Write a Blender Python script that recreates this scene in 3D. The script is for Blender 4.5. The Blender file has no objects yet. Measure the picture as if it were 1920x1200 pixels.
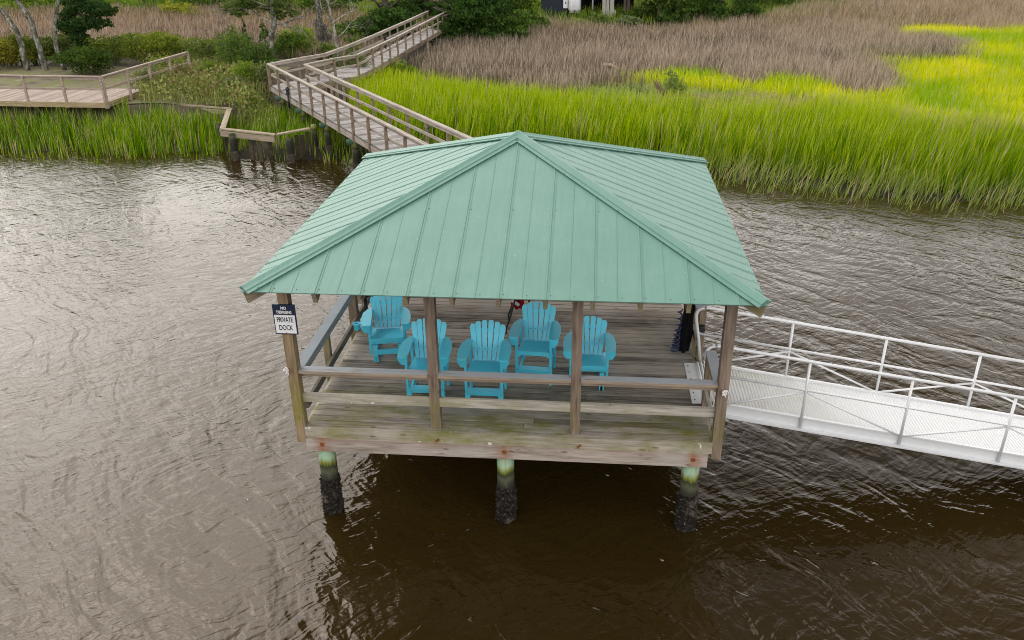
import bpy, math, random
import numpy as np
from mathutils import Vector, Matrix
random.seed(7); rng = np.random.default_rng(7)
C = bpy.context.scene.collection
sc = bpy.context.scene

# ------------------------------------------------------------------ camera
CAM = np.array([1.0496, -9.9514, 8.1014]); PITCH, YAW, ROLL, F = 0.4493, -0.0931, -0.0116, 1582.12
def _basis():
    cp, sp = math.cos(PITCH), math.sin(PITCH); cy, sy = math.cos(YAW), math.sin(YAW)
    f = np.array([sy*cp, cy*cp, -sp]); r = np.array([cy, -sy, 0.]); u = np.cross(r, f)
    c, s = math.cos(ROLL), math.sin(ROLL)
    return c*r+s*u, -s*r+c*u, f
BR, BU, BF = _basis()
cam = bpy.data.cameras.new('camera'); camo = bpy.data.objects.new('camera', cam); C.objects.link(camo)
camo.matrix_world = Matrix(((BR[0], BU[0], -BF[0], CAM[0]), (BR[1], BU[1], -BF[1], CAM[1]), (BR[2], BU[2], -BF[2], CAM[2]), (0, 0, 0, 1)))
cam.sensor_width = 36; cam.lens = 36*F/1920; cam.clip_end = 1500
sc.camera = camo
def at(px, py, z):                      # survey: a pixel of the photo to a point at height z
    d = BF+(px-960)/F*BR-(py-600)/F*BU
    p = CAM+d*(z-CAM[2])/d[2]
    return (float(p[0]), float(p[1]))
def aty(px, py, y):
    d = BF+(px-960)/F*BR-(py-600)/F*BU
    p = CAM+d*(y-CAM[1])/d[1]
    return (float(p[0]), float(y), float(p[2]))

# ------------------------------------------------------------------ sky, sun, exposure
SUN_AZ, SUN_EL = math.radians(-42), math.radians(42)
w = bpy.data.worlds.new('World'); sc.world = w; w.use_nodes = True
nt = w.node_tree; N = nt.nodes; L = nt.links; bg = N['Background']
sky = N.new('ShaderNodeTexSky'); sky.sky_type = 'NISHITA'; sky.sun_disc = False
sky.sun_elevation = SUN_EL; sky.sun_rotation = SUN_AZ; sky.dust_density = 4; sky.air_density = 1.0
hs = N.new('ShaderNodeHueSaturation'); hs.inputs['Saturation'].default_value = 0.07
L.new(sky.outputs[0], hs.inputs['Color'])
tc = N.new('ShaderNodeTexCoord'); mp = N.new('ShaderNodeMapping'); mp.inputs['Scale'].default_value = (1.6, 1.6, 3.2)
cl = N.new('ShaderNodeTexNoise'); cl.inputs['Scale'].default_value = 2.6; cl.inputs['Detail'].default_value = 5; cl.inputs['Roughness'].default_value = .6
L.new(tc.outputs['Generated'], mp.inputs[0]); L.new(mp.outputs[0], cl.inputs['Vector'])
cr = N.new('ShaderNodeValToRGB'); cr.color_ramp.elements[0].position = .38; cr.color_ramp.elements[0].color = (.50, .50, .51, 1)
cr.color_ramp.elements[1].position = .64; cr.color_ramp.elements[1].color = (1.62, 1.61, 1.62, 1)
L.new(cl.outputs[0], cr.inputs[0])
mul = N.new('ShaderNodeMixRGB'); mul.blend_type = 'MULTIPLY'; mul.inputs[0].default_value = 1
wm = N.new('ShaderNodeMixRGB'); wm.blend_type = 'MULTIPLY'; wm.inputs[0].default_value = 1; wm.inputs[2].default_value = (1.0, .968, .922, 1)
L.new(hs.outputs[0], wm.inputs[1]); L.new(wm.outputs[0], mul.inputs[1]); L.new(cr.outputs[0], mul.inputs[2])
# a bank of dark cloud high over the far right, brighter cloud low all round
def cloudbank(src, az, el, lo, hi, val):
    d0 = (math.sin(az)*math.cos(el), math.cos(az)*math.cos(el), math.sin(el))
    dp = N.new('ShaderNodeVectorMath'); dp.operation = 'DOT_PRODUCT'; dp.inputs[1].default_value = d0
    ad = N.new('ShaderNodeMath'); ad.operation = 'MULTIPLY_ADD'; ad.inputs[1].default_value = .25; L.new(cl.outputs[0], ad.inputs[0])
    L.new(tc.outputs['Generated'], dp.inputs[0]); L.new(dp.outputs['Value'], ad.inputs[2])
    mr = N.new('ShaderNodeMapRange'); mr.interpolation_type = 'SMOOTHSTEP'
    for k, v in ((1, lo+.125), (2, hi+.125), (3, 1.0), (4, val)): mr.inputs[k].default_value = v
    L.new(ad.outputs[0], mr.inputs[0])
    m_ = N.new('ShaderNodeMixRGB'); m_.blend_type = 'MULTIPLY'; m_.inputs[0].default_value = 1
    L.new(src, m_.inputs[1]); L.new(mr.outputs[0], m_.inputs[2]); return m_.outputs[0]
out = cloudbank(mul.outputs[0], math.radians(36), math.radians(62), .74, .92, .25)
out = cloudbank(out, math.radians(175), math.radians(38), .35, .95, 2.3)
out = cloudbank(out, math.radians(-50), math.radians(32), .55, .95, .36)
out = cloudbank(out, math.radians(28), math.radians(6), .78, .98, 1.7)
L.new(out, bg.inputs[0]); bg.inputs[1].default_value = 0.15
sd = Vector((math.sin(SUN_AZ)*math.cos(SUN_EL), math.cos(SUN_AZ)*math.cos(SUN_EL), math.sin(SUN_EL)))
sl = bpy.data.lights.new('sun', 'SUN'); sl.energy = 1.0; sl.angle = math.radians(70); sl.color = (1, .96, .9)
so = bpy.data.objects.new('sun', sl); C.objects.link(so); so.rotation_euler = (-sd).to_track_quat('-Z', 'Y').to_euler(); so.location = sd*60
vs = sc.view_settings; vs.view_transform = 'Standard'; vs.look = 'None'; vs.exposure = 1.07; vs.gamma = 1
sc.cycles.use_denoising = True; sc.cycles.filter_width = 1.0; sc.cycles.max_bounces = 6; sc.cycles.caustics_reflective = False; sc.cycles.caustics_refractive = False
sc.cycles.sample_clamp_indirect = 4

# ------------------------------------------------------------------ materials
class G:                                   # small node-graph helper
    def __init__(s, name):
        s.m = bpy.data.materials.new(name); s.m.use_nodes = True
        s.n = s.m.node_tree.nodes; s.l = s.m.node_tree.links; s.b = s.n['Principled BSDF']
    def put(s, sock, v):
        if isinstance(v, bpy.types.NodeSocket): s.l.new(v, sock)
        else: sock.default_value = v
    def node(s, t, ins=(), **kw):
        n = s.n.new(t)
        for k, v in kw.items(): setattr(n, k, v)
        for k, v in (ins.items() if isinstance(ins, dict) else enumerate(ins)): s.put(n.inputs[k], v)
        return n
    def attr(s, name): return s.node('ShaderNodeAttribute', attribute_name=name)
    def pos(s): return s.node('ShaderNodeNewGeometry').outputs['Position']
    def island(s): return s.node('ShaderNodeNewGeometry').outputs['Random Per Island']
    def mapped(s, v, scale, rot=(0, 0, 0)):
        return s.node('ShaderNodeMapping', {'Vector': v, 'Scale': scale, 'Rotation': rot}).outputs[0]
    def noise(s, v, scale=1, detail=3, rough=.5, dist=0):
        return s.node('ShaderNodeTexNoise', {'Vector': v, 'Scale': scale, 'Detail': detail, 'Roughness': rough, 'Distortion': dist}).outputs[0]
    def ramp(s, fac, stops):
        n = s.node('ShaderNodeValToRGB', {0: fac}); r = n.color_ramp
        while len(r.elements) < len(stops): r.elements.new(.5)
        for e, (p, c) in zip(r.elements, stops):
            e.position = p; e.color = (*c, 1) if not isinstance(c, (int, float)) else (c, c, c, 1)
        return n.outputs[0]
    def mix(s, fac, a, b, mode='MIX'):
        n = s.node('ShaderNodeMixRGB', blend_type=mode)
        s.put(n.inputs[0], fac)
        for i, v in ((1, a), (2, b)): s.put(n.inputs[i], v if isinstance(v, bpy.types.NodeSocket) else (*v, 1))
        return n.outputs[0]
    def math(s, op, a, b=0.0, c=None):
        n = s.node('ShaderNodeMath', operation=op); s.put(n.inputs[0], a); s.put(n.inputs[1], b)
        if c is not None: s.put(n.inputs[2], c)
        return n.outputs[0]
    def sep(s, v): return s.node('ShaderNodeSeparateXYZ', {0: v}).outputs
    def maprange(s, v, a, b, c=0., d=1.):
        return s.node('ShaderNodeMapRange', {'Value': v, 'From Min': a, 'From Max': b, 'To Min': c, 'To Max': d}).outputs[0]
    def bump(s, h, strength=.3, dist=.02, normal=None):
        i = {'Height': h, 'Strength': strength, 'Distance': dist}
        if normal is not None: i['Normal'] = normal
        o = s.node('ShaderNodeBump', i).outputs[0]; s.l.new(o, s.b.inputs['Normal']); return o
    def done(s, col, rough=.7, spec=.3):
        s.put(s.b.inputs['Base Color'], col if isinstance(col, bpy.types.NodeSocket) else (*col, 1))
        s.put(s.b.inputs['Roughness'], rough); s.b.inputs['Specular IOR Level'].default_value = spec
        return s.m

def plain(name, col, rough=.6, spec=.3, metal=0, var=.12, scale=6):
    g = G(name); n = g.noise(g.pos(), scale, 4)
    g.b.inputs['Metallic'].default_value = metal
    return g.done(g.mix(n, tuple(c*(1-var) for c in col), tuple(min(1, c*(1+var)) for c in col)), rough, spec)

def wood(name, dark, light, stain=None, stain_amt=.5, stain_pos=None, top=None, knots=True, droppings=0, grey=None, rust=None, tone=.26):
    g = G(name); gr = g.attr('gr').outputs['Vector']
    fine = g.noise(g.mapped(gr, (3.2, 46, 46)), 1, 5, .65)
    wide = g.noise(g.mapped(gr, (1.1, 13, 13)), 1, 3, .55, .8)
    isl = g.island()
    f = g.math('ADD', g.math('MULTIPLY', fine, .55), g.math('MULTIPLY', wide, .55))
    f = g.math('ADD', f, g.math('MULTIPLY', g.math('SUBTRACT', isl, .5), tone))
    col = g.ramp(f, [(.38, dark), (.53, tuple((a+b)/2 for a, b in zip(dark, light))), (.68, light)])
    pos = g.pos()
    if grey:                                              # sun bleached patches
        col = g.mix(g.ramp(g.noise(pos, 1.3, 4), [(.45, 0.), (.68, .75)]), col, grey)
    crack = g.ramp(g.noise(g.mapped(gr, (.9, 26, 26)), 1, 2, .5), [(.25, 1.), (.33, 0.)])
    col = g.mix(g.math('MULTIPLY', crack, .6), col, tuple(c*.35 for c in dark))
    kn = g.node('ShaderNodeTexVoronoi', {'Vector': g.mapped(gr, (2.1, 7.5, 7.5)), 'Scale': 1.0}).outputs['Distance']
    col = g.mix(g.ramp(kn, [(.06, .75), (.13, 0.)]), col, tuple(c*.4 for c in dark))
    if stain:
        sn = g.ramp(g.noise(g.mapped(pos, (.9, 2.2, 1.4)), 1.6, 5, .6), [(.42, 0.), (.66, 1.)])
        amt = g.math('MULTIPLY', sn, stain_amt)
        if stain_pos:                                     # algae where the boards stay wet: (axis, from, to)
            ax, a, b = stain_pos
            amt = g.math('MULTIPLY', amt, g.maprange(g.sep(pos)[ax], a, b))
        col = g.mix(amt, col, stain)
    if droppings:
        dr = g.ramp(g.noise(pos, 5.5, 3, .6), [(.685, 0.), (.70, 1.)])
        col = g.mix(g.math('MULTIPLY', dr, droppings), col, (.62, .6, .56))
    if rust:                                              # rust running from the bolts
        rx = g.sep(pos)[0]; dm = None
        for x in rust:
            d_ = g.math('ABSOLUTE', g.math('SUBTRACT', rx, x)); dm = d_ if dm is None else g.math('MINIMUM', dm, d_)
        rn = g.math('ADD', dm, g.math('MULTIPLY', g.math('SUBTRACT', g.noise(g.mapped(pos, (5, 5, 16)), 1.5, 4, .7), .5), .34))
        col = g.mix(g.math('MULTIPLY', g.ramp(rn, [(.0, .95), (.15, 0.)]), g.ramp(g.noise(pos, 1.1, 2), [(.35, .55), (.6, 1.)])), col, (.26, .095, .03))
    if top:                                               # paint worn off along the edges
        nz = g.sep(g.node('ShaderNodeNewGeometry').outputs['True Normal'])[2]
        up = g.math('GREATER_THAN', nz, .5)
        paint = g.math('MULTIPLY', g.ramp(g.noise(g.mapped(gr, (2, 14, 14)), 1, 4, .6), [(.30, 0.), (.40, 1.)]), up)
        pc = g.mix(g.noise(pos, 2.5, 4), tuple(c*.85 for c in top), tuple(c*1.12 for c in top))
        col = g.mix(paint, col, pc)
    g.bump(f, .5, .006)
    return g.done(col, .85, .15)

M = {}
ALG = (.13, .125, .022)
M['deck'] = wood('weathered deck boards', (.094, .079, .066), (.335, .295, .25), ALG, .95, (1, 1.7, .1), grey=(.29, .268, .24), tone=.34)
M['rim'] = wood('weathered rim board', (.155, .132, .105), (.42, .375, .305), (.17, .17, .03), .8, droppings=.9, grey=(.40, .37, .33))
M['beam'] = wood('pale beam', (.18, .145, .118), (.44, .375, .325), (.30, .15, .09), .35, (2, 1.27, 1.36), grey=(.40, .375, .345), rust=(-2.62, 0, 2.62))
M['post'] = wood('brown post', (.085, .060, .045), (.27, .205, .160), (.16, .15, .03), .8, (2, 2.5, 1.4))
M['cornerpost'] = wood('algae tinted post', (.13, .085, .05), (.34, .25, .155), (.19, .18, .03), .9, (2, 3.3, 1.5))
M['cap'] = wood('grey painted rail', (.20, .15, .11), (.36, .29, .22), top=(.36, .385, .41))
M['caphard'] = wood('slate painted rail', (.16, .18, .19), (.27, .30, .32), top=(.27, .30, .33))
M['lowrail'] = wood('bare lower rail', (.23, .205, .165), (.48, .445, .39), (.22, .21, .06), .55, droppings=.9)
M['sidelow'] = wood('dark lower rail', (.05, .045, .035), (.17, .15, .12))  # dark wood of the lower rail along the left side
M['rafter'] = wood('rafter', (.14, .11, .08), (.34, .28, .20), (.20, .19, .05), .5)
M['bw'] = wood('boardwalk boards', (.145, .13, .122), (.41, .385, .37), grey=(.36, .345, .335), tone=.45)
M['bwrail'] = wood('boardwalk rail', (.165, .138, .112), (.46, .405, .345), grey=(.40, .37, .335))
M['bwpost'] = wood('boardwalk post', (.11, .082, .058), (.31, .24, .175))
M['oldwood'] = wood('old bulkhead timber', (.014, .012, .008), (.075, .062, .042), (.10, .10, .03), .5)
M['oldcap'] = wood('old bulkhead cap', (.17, .14, .10), (.40, .33, .24))
M['plat'] = wood('platform boards', (.24, .185, .155), (.44, .365, .32))
M['platrail'] = wood('platform rail', (.20, .15, .115), (.44, .36, .30))
M['platrim'] = wood('platform rim', (.20, .15, .08), (.42, .33, .20), droppings=.4)

def roof_mat():
    g = G('green painted metal'); p = g.pos(); isl = g.island()
    n = g.noise(g.mapped(p, (1.2, 1.2, 1.2)), 1.5, 5, .6); n2 = g.noise(g.mapped(p, (9, .7, .7)), 2, 4, .6)
    f = g.math('ADD', g.math('MULTIPLY', n, .6), g.math('MULTIPLY', n2, .4))
    col = g.ramp(f, [(.34, (.116, .238, .196)), (.5, (.130, .256, .212)), (.66, (.148, .277, .233))])
    col = g.mix(g.ramp(g.noise(p, 14, 3, .7), [(.66, 0.), (.76, .35)]), col, (.24, .34, .30))
    col = g.mix(g.ramp(g.noise(p, 23, 2, .5), [(.745, 0.), (.76, .5)]), col, (.42, .46, .43))
    g.bump(n2, .08, .01)
    return g.done(col, .50, .40)
M['roof'] = roof_mat()
M['screw'] = plain('rusty screw', (.07, .05, .04), .6)
M['rust'] = plain('rusty bolt', (.22, .075, .025), .9, .2, var=.5, scale=30)
M['blue'] = None
def chair_mat():
    g = G('turquoise lumber'); p = g.node('ShaderNodeTexCoord').outputs['Object']
    n = g.noise(g.mapped(p, (6, 40, 6)), 1, 4); d = g.noise(p, 5, 4)
    col = g.mix(n, (.065, .55, .74), (.10, .63, .82))
    col = g.mix(g.ramp(d, [(.5, 0.), (.8, .3)]), col, (.16, .47, .55))
    g.bump(n, .12, .003)
    return g.done(col, .40, .5)
M['blue'] = chair_mat()
M['black'] = plain('black plastic', (.012, .012, .014), .5, .4)
M['fabric'] = plain('black mesh fabric', (.010, .010, .012), .9, .1, var=.5, scale=40)
M['hose'] = plain('dark blue hose', (.012, .022, .085), .4, .5)
M['navy'] = plain('navy sign paint', (.012, .022, .05), .45, .4)
M['white'] = plain('white sign paint', (.78, .78, .78), .5, .3, var=.04)
M['red'] = plain('red cloth', (.30, .012, .02), .8, .1)
M['flagwhite'] = plain('white cloth', (.70, .66, .66), .8, .1)
M['alu'] = plain('pale aluminium', (.68, .69, .70), .42, .5, metal=.15, var=.10, scale=3)
def gang_mat():
    g = G('ribbed aluminium deck'); gr = g.attr('gr').outputs['Vector']
    s = g.sep(gr)
    wv = g.math('SINE', g.math('MULTIPLY', s[0], 2*math.pi/.052))
    dirt = g.noise(g.pos(), 1.6, 5, .65)
    st = g.maprange(s[0], 2.6, -.2)
    base = g.mix(g.math('MULTIPLY', g.ramp(dirt, [(.3, 1.), (.7, .2)]), st), (.72, .73, .74), (.36, .33, .22))
    col = g.mix(g.ramp(wv, [(.05, .28), (.40, 0.)]), base, (.48, .48, .47))
    g.bump(wv, .5, .01)
    return g.done(col, .55, .4)
M['gang'] = gang_mat()
def pile_mat(name, z0, mint=(.27, .40, .27)):                 # mint copper treated top, algae line, tar-dark base
    g = G(name); p = g.pos(); z = g.sep(p)[2]
    wob = g.math('ADD', z, g.math('MULTIPLY', g.math('SUBTRACT', g.noise(g.mapped(p, (14, 14, 2)), 1, 4, .6), .5), .22))
    f = g.maprange(wob, z0-.45, z0+.35)
    col = g.ramp(f, [(.0, (.022, .020, .016)), (.22, (.03, .03, .02)), (.36, (.075, .08, .05)), (.47, (.03, .035, .012)), (.56, (.16, .17, .03)), (.66, mint), (1., mint)])
    rst = g.ramp(g.noise(g.mapped(p, (16, 16, 1.5)), 1, 4, .6), [(.52, 0.), (.62, 1.)])
    col = g.mix(g.math('MULTIPLY', rst, g.maprange(wob, z0-.0, z0+.3)), col, (.34, .15, .04))
    col = g.mix(g.ramp(g.noise(g.mapped(p, (40, 40, 5)), 1, 3), [(.6, 0.), (.8, .5)]), col, (.1, .1, .08))
    return g.done(col, .85, .2)
M['pile'] = pile_mat('dock pile', .93)
M['bwpile'] = pile_mat('boardwalk pile', 1.05, (.20, .22, .10))
def oyster_mat():
    g = G('oyster crust'); p = g.pos()
    v = g.node('ShaderNodeTexVoronoi', {'Vector': p, 'Scale': 38}).outputs['Color']
    n = g.noise(p, 26, 4, .7); big = g.noise(p, 6, 2)
    col = g.ramp(n, [(.40, (.010, .009, .008)), (.54, (.022, .019, .016)), (.64, (.075, .06, .048)), (.76, (.36, .32, .28))])
    col = g.mix(g.ramp(big, [(.58, 0.), (.7, .6)]), col, (.17, .13, .10))
    g.bump(n, 1, .03)
    return g.done(col, .9, .15)
M['oyster'] = oyster_mat()
M['mudcrust'] = plain('muddy oyster crust', (.085, .070, .055), .95, .1, var=.7, scale=22)
M['mint'] = plain('mint treated log', (.06, .115, .075), .85, .1, var=.35, scale=9)
def bark_mat(name, dark, mid, pale):
    g = G(name); p = g.pos()
    n = g.noise(g.mapped(p, (1, 1, .45)), 9, 5, .7); b_ = g.noise(p, 3.2, 3, .6)
    col = g.ramp(n, [(.36, dark), (.5, mid), (.62, pale)])
    col = g.mix(g.ramp(b_, [(.42, .75), (.56, 0.)]), col, dark)
    g.bump(n, .8, .03)
    return g.done(col, .95, .1)
M['lichenbark'] = bark_mat('lichen bark', (.055, .05, .04), (.20, .195, .16), (.36, .37, .31))
M['bark'] = plain('bark', (.13, .105, .085), .95, .1, var=.5, scale=8)
M['palebark'] = bark_mat('pale dead bark', (.12, .105, .085), (.32, .30, .26), (.46, .45, .40))
M['drift'] = plain('driftwood', (.25, .185, .135), .9, .1, var=.3)

def leaf_mat(name, trans=.35):
    g = G(name); a = g.attr('Col').outputs['Color']; out = g.n['Material Output']
    d = g.node('ShaderNodeBsdfDiffuse', {'Color': a}); t = g.node('ShaderNodeBsdfTranslucent', {'Color': a})
    gl = g.node('ShaderNodeBsdfGlossy', {'Color': (.4, .4, .4, 1), 'Roughness': .5})
    m = g.node('ShaderNodeMixShader', {0: trans, 1: d.outputs[0], 2: t.outputs[0]})
    m2 = g.node('ShaderNodeMixShader', {0: .012, 1: m.outputs[0], 2: gl.outputs[0]})
    g.l.new(m2.outputs[0], out.inputs[0]); g.n.remove(g.b)
    return g.m
M['leaf'] = leaf_mat('leaves'); M['blade'] = leaf_mat('grass blades', .30)

def water_mat():
    g = G('muddy river water'); p = g.pos()
    warp = g.node('ShaderNodeTexNoise', {'Vector': p, 'Scale': .22, 'Detail': 2}).outputs['Color']
    wv = g.node('ShaderNodeVectorMath', {0: g.node('ShaderNodeVectorMath', {0: warp, 1: (.5, .5, .5)}, operation='SUBTRACT').outputs[0], 1: (2.2, 2.2, 0)}, operation='MULTIPLY').outputs[0]
    pw = g.node('ShaderNodeVectorMath', {0: p, 1: wv}, operation='ADD').outputs[0]
    def aniso(v, lng, shrt, deg):
        return g.node('ShaderNodeMapping', {'Vector': v, 'Scale': (lng, shrt, 1), 'Rotation': (0, 0, math.radians(deg))}, vector_type='TEXTURE').outputs[0]
    a = g.noise(aniso(pw, 1.0, .42, -46), 1, 2, .5, .35)                 # crests running with the current
    b = g.noise(aniso(pw, .40, .18, 38), 1, 2, .5, .5)                   # cross ripples
    c = g.noise(aniso(pw, .19, .095, -30), 1, 2, .5, .5)
    e = g.noise(aniso(pw, .075, .045, 20), 1, 1, .5)
    ra = g.math('POWER', g.math('SUBTRACT', 1.0, g.math('ABSOLUTE', g.math('MULTIPLY', g.math('SUBTRACT', a, .5), 3.2))), 3.0)
    h = g.math('ADD', g.math('MULTIPLY', a, .9), g.math('MULTIPLY', ra, .07))
    h = g.math('ADD', h, g.math('MULTIPLY', b, .36))
    h = g.math('ADD', h, g.math('MULTIPLY', c, .13))
    h = g.math('ADD', h, g.math('MULTIPLY', e, .022))
    calm = g.ramp(g.noise(p, .16, 2), [(.32, .42), (.66, 1.1)])
    h = g.math('MULTIPLY', h, calm)
    g.bump(h, 1.0, .070)
    mud = g.mix(g.noise(pw, .5, 4), (.018, .0112, .0022), (.029, .0182, .0048))
    vf = g.node('ShaderNodeTexVoronoi', {'Vector': p, 'Scale': 1.5}); hit = g.math('LESS_THAN', vf.outputs['Distance'], .016)
    pick = g.math('GREATER_THAN', g.sep(vf.outputs['Color'])[0], .72)
    mud = g.mix(g.math('MULTIPLY', hit, pick), mud, (.55, .53, .50))
    g.b.inputs['IOR'].default_value = 1.375
    g.b.inputs['Specular Tint'].default_value = (1, .87, .75, 1)
    m = g.done(mud, .10, .5)
    return m
M['water'] = water_mat()
def ground_mat():
    g = G('marsh mud'); p = g.pos()
    n = g.noise(p, .8, 5, .6)
    col = g.ramp(n, [(.3, (.035, .028, .02)), (.55, (.075, .06, .04)), (.75, (.09, .085, .04))])
    col = g.mix(g.maprange(g.sep(p)[2], .55, .25), col, (.022, .018, .011))
    return g.done(col, .9, .2)
M['ground'] = ground_mat()
def lawn_mat():
    g = G('sandy lawn'); p = g.pos()
    col = g.ramp(g.noise(p, .9, 5, .65), [(.32, (.11, .09, .06)), (.48, (.20, .18, .12)), (.58, (.17, .18, .06)), (.75, (.32, .30, .26))])
    return g.done(col, .95, .1)
M['lawn'] = lawn_mat()

# ------------------------------------------------------------------ mesh helpers
class MB:
    def __init__(s): s.v = []; s.f = []; s.g = []; s.mi = []; s.cur = 0
    def add(s, vs, fs, gr=None):
        o = len(s.v); s.v += [tuple(map(float, v)) for v in vs]; s.f += [tuple(o+i for i in f) for f in fs]; s.mi += [s.cur]*len(fs)
        if gr is None: gr = vs
        s.g += [tuple(map(float, v)) for v in gr]
        return s
    def frame(s, o, X, Y, Z, l, w, h):        # box: centre o, unit axes, full sizes
        o = Vector(o); X = Vector(X); Y = Vector(Y); Z = Vector(Z); vs = []; gr = []; r = (random.uniform(0, 90), random.uniform(0, 90), random.uniform(0, 9))
        for a in (-.5, .5):
            for b in (-.5, .5):
                for c in (-.5, .5): vs.append(o+X*a*l+Y*b*w+Z*c*h); gr.append((a*l+r[0], b*w+r[1], c*h+r[2]))
        return s.add(vs, [(0, 1, 3, 2), (4, 6, 7, 5), (0, 4, 5, 1), (2, 3, 7, 6), (0, 2, 6, 4), (1, 5, 7, 3)], gr)
    def box(s, c, size, rz=0):                # grain follows the longest side
        ax = [Vector((math.cos(rz), math.sin(rz), 0)), Vector((-math.sin(rz), math.cos(rz), 0)), Vector((0, 0, 1))]
        i = max(range(3), key=lambda k: size[k]); j, k = [(1, 2), (2, 0), (0, 1)][i]
        return s.frame(c, ax[i], ax[j], ax[k], size[i], size[j], size[k])
    def beam(s, a, b, w, h, up=(0, 0, 1), ext=0):   # w across, h along 'up'
        a = Vector(a); b = Vector(b); X = (b-a).normalized(); Y = Vector(up).cross(X)
        if Y.length < 1e-5: Y = Vector((0, 1, 0)).cross(X)
        Y.normalize(); Z = X.cross(Y)
        return s.frame((a+b)/2, X, Y, Z, (b-a).length+2*ext, w, h)
    def tube(s, pts, r, n=8, caps=True):
        pts = [Vector(p) for p in pts]; rs = r if isinstance(r, (list, tuple)) else [r]*len(pts)
        vs = []; gr = []; fs = []; d = 0; ref = None; off = random.uniform(0, 50)
        for i, p in enumerate(pts):
            t = (pts[min(i+1, len(pts)-1)]-pts[max(i-1, 0)]).normalized()
            if ref is None: ref = Vector((0, 0, 1)) if abs(t.z) < .9 else Vector((1, 0, 0))
            X = t.cross(ref)
            if X.length < 1e-4: X = t.cross(Vector((.3, 1, .2)))
            X.normalize(); Y = t.cross(X).normalized(); ref = X.cross(t)*-1 if False else ref
            if i: d += (p-pts[i-1]).length
            for k in range(n):
                a = 2*math.pi*k/n; vs.append(p+(X*math.cos(a)+Y*math.sin(a))*rs[i]); gr.append((d+off, rs[i]*a, off))
        for i in range(len(pts)-1):
            for k in range(n): fs.append((i*n+k, i*n+(k+1) % n, (i+1)*n+(k+1) % n, (i+1)*n+k))
        if caps: fs += [tuple(range(n))[::-1], tuple((len(pts)-1)*n+k for k in range(n))]
        return s.add(vs, fs, gr)
    def prism(s, poly, thick, o=(0, 0, 0), X=(1, 0, 0), Y=(0, 1, 0)):   # outline in the X,Y plane, thickness along X x Y
        o = Vector(o); X = Vector(X); Y = Vector(Y); Z = X.cross(Y).normalized(); n = len(poly)
        r = (random.uniform(0, 90), random.uniform(0, 90), 0)
        vs = [o+X*a+Y*b for a, b in poly]+[o+X*a+Y*b+Z*thick for a, b in poly]
        gr = [(b+r[0], a+r[1], 0) for a, b in poly]+[(b+r[0], a+r[1], thick) for a, b in poly]
        return s.add(vs, [tuple(range(n))[::-1], tuple(range(n, 2*n))]+[(i, (i+1) % n, n+(i+1) % n, n+i) for i in range(n)], gr)
    def build(s, name, mat, parent=None, smooth=False, label=None):
        me = bpy.data.meshes.new(name); off = Vector((0, 0, 0))
        if parent is not None:
            off = world_loc(parent)
        me.from_pydata([tuple(Vector(v)-off) for v in s.v], [], s.f); 
        for m_ in (mat if isinstance(mat, list) else [mat]): me.materials.append(m_)
        me.polygons.foreach_set('material_index', s.mi)
        a = me.attributes.new('gr', 'FLOAT_VECTOR', 'POINT'); a.data.foreach_set('vector', np.array(s.g, np.float32).ravel())
        if smooth: me.polygons.foreach_set('use_smooth', [True]*len(me.polygons))
        me.update()
        o = bpy.data.objects.new(name, me); C.objects.link(o)
        if parent is not None: o.parent = parent
        if label: o['label'] = label
        return o
def world_loc(o):
    p = Vector(o.location)
    while o.parent: o = o.parent; p += Vector(o.location)
    return p
def thing(name, label, cat, loc=(0, 0, 0), group=None):
    o = bpy.data.objects.new(name, None); C.objects.link(o); o.location = loc; o.empty_display_size = .2
    o['label'] = label; o['category'] = cat
    if group: o['group'] = group
    return o
def tag(o, label, cat, group=None, kind=None):
    o['label'] = label; o['category'] = cat
    if group: o['group'] = group
    if kind: o['kind'] = kind
    return o
def copy_tree(o, parent=None):
    c = o.copy(); C.objects.link(c)
    if parent: c.parent = parent
    for ch in list(o.children): copy_tree(ch, c)
    return c
def npmesh(name, verts, faces_flat, sizes, cols, mat, parent=None):
    me = bpy.data.meshes.new(name); n = len(verts)
    off = np.array(world_loc(parent)) if parent is not None else np.zeros(3)
    me.vertices.add(n); me.vertices.foreach_set('co', (verts-off).astype(np.float32).ravel())
    me.loops.add(len(faces_flat)); me.loops.foreach_set('vertex_index', faces_flat.astype(np.int32))
    st = np.concatenate([[0], np.cumsum(sizes)[:-1]]).astype(np.int32)
    me.polygons.add(len(sizes)); me.polygons.foreach_set('loop_start', st)
    a = me.attributes.new('Col', 'FLOAT_COLOR', 'POINT')
    a.data.foreach_set('color', np.concatenate([cols, np.ones((n, 1))], 1).astype(np.float32).ravel())
    me.update(calc_edges=True); me.materials.append(mat)
    o = bpy.data.objects.new(name, me); C.objects.link(o)
    if parent is not None: o.parent = parent
    return o

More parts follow.
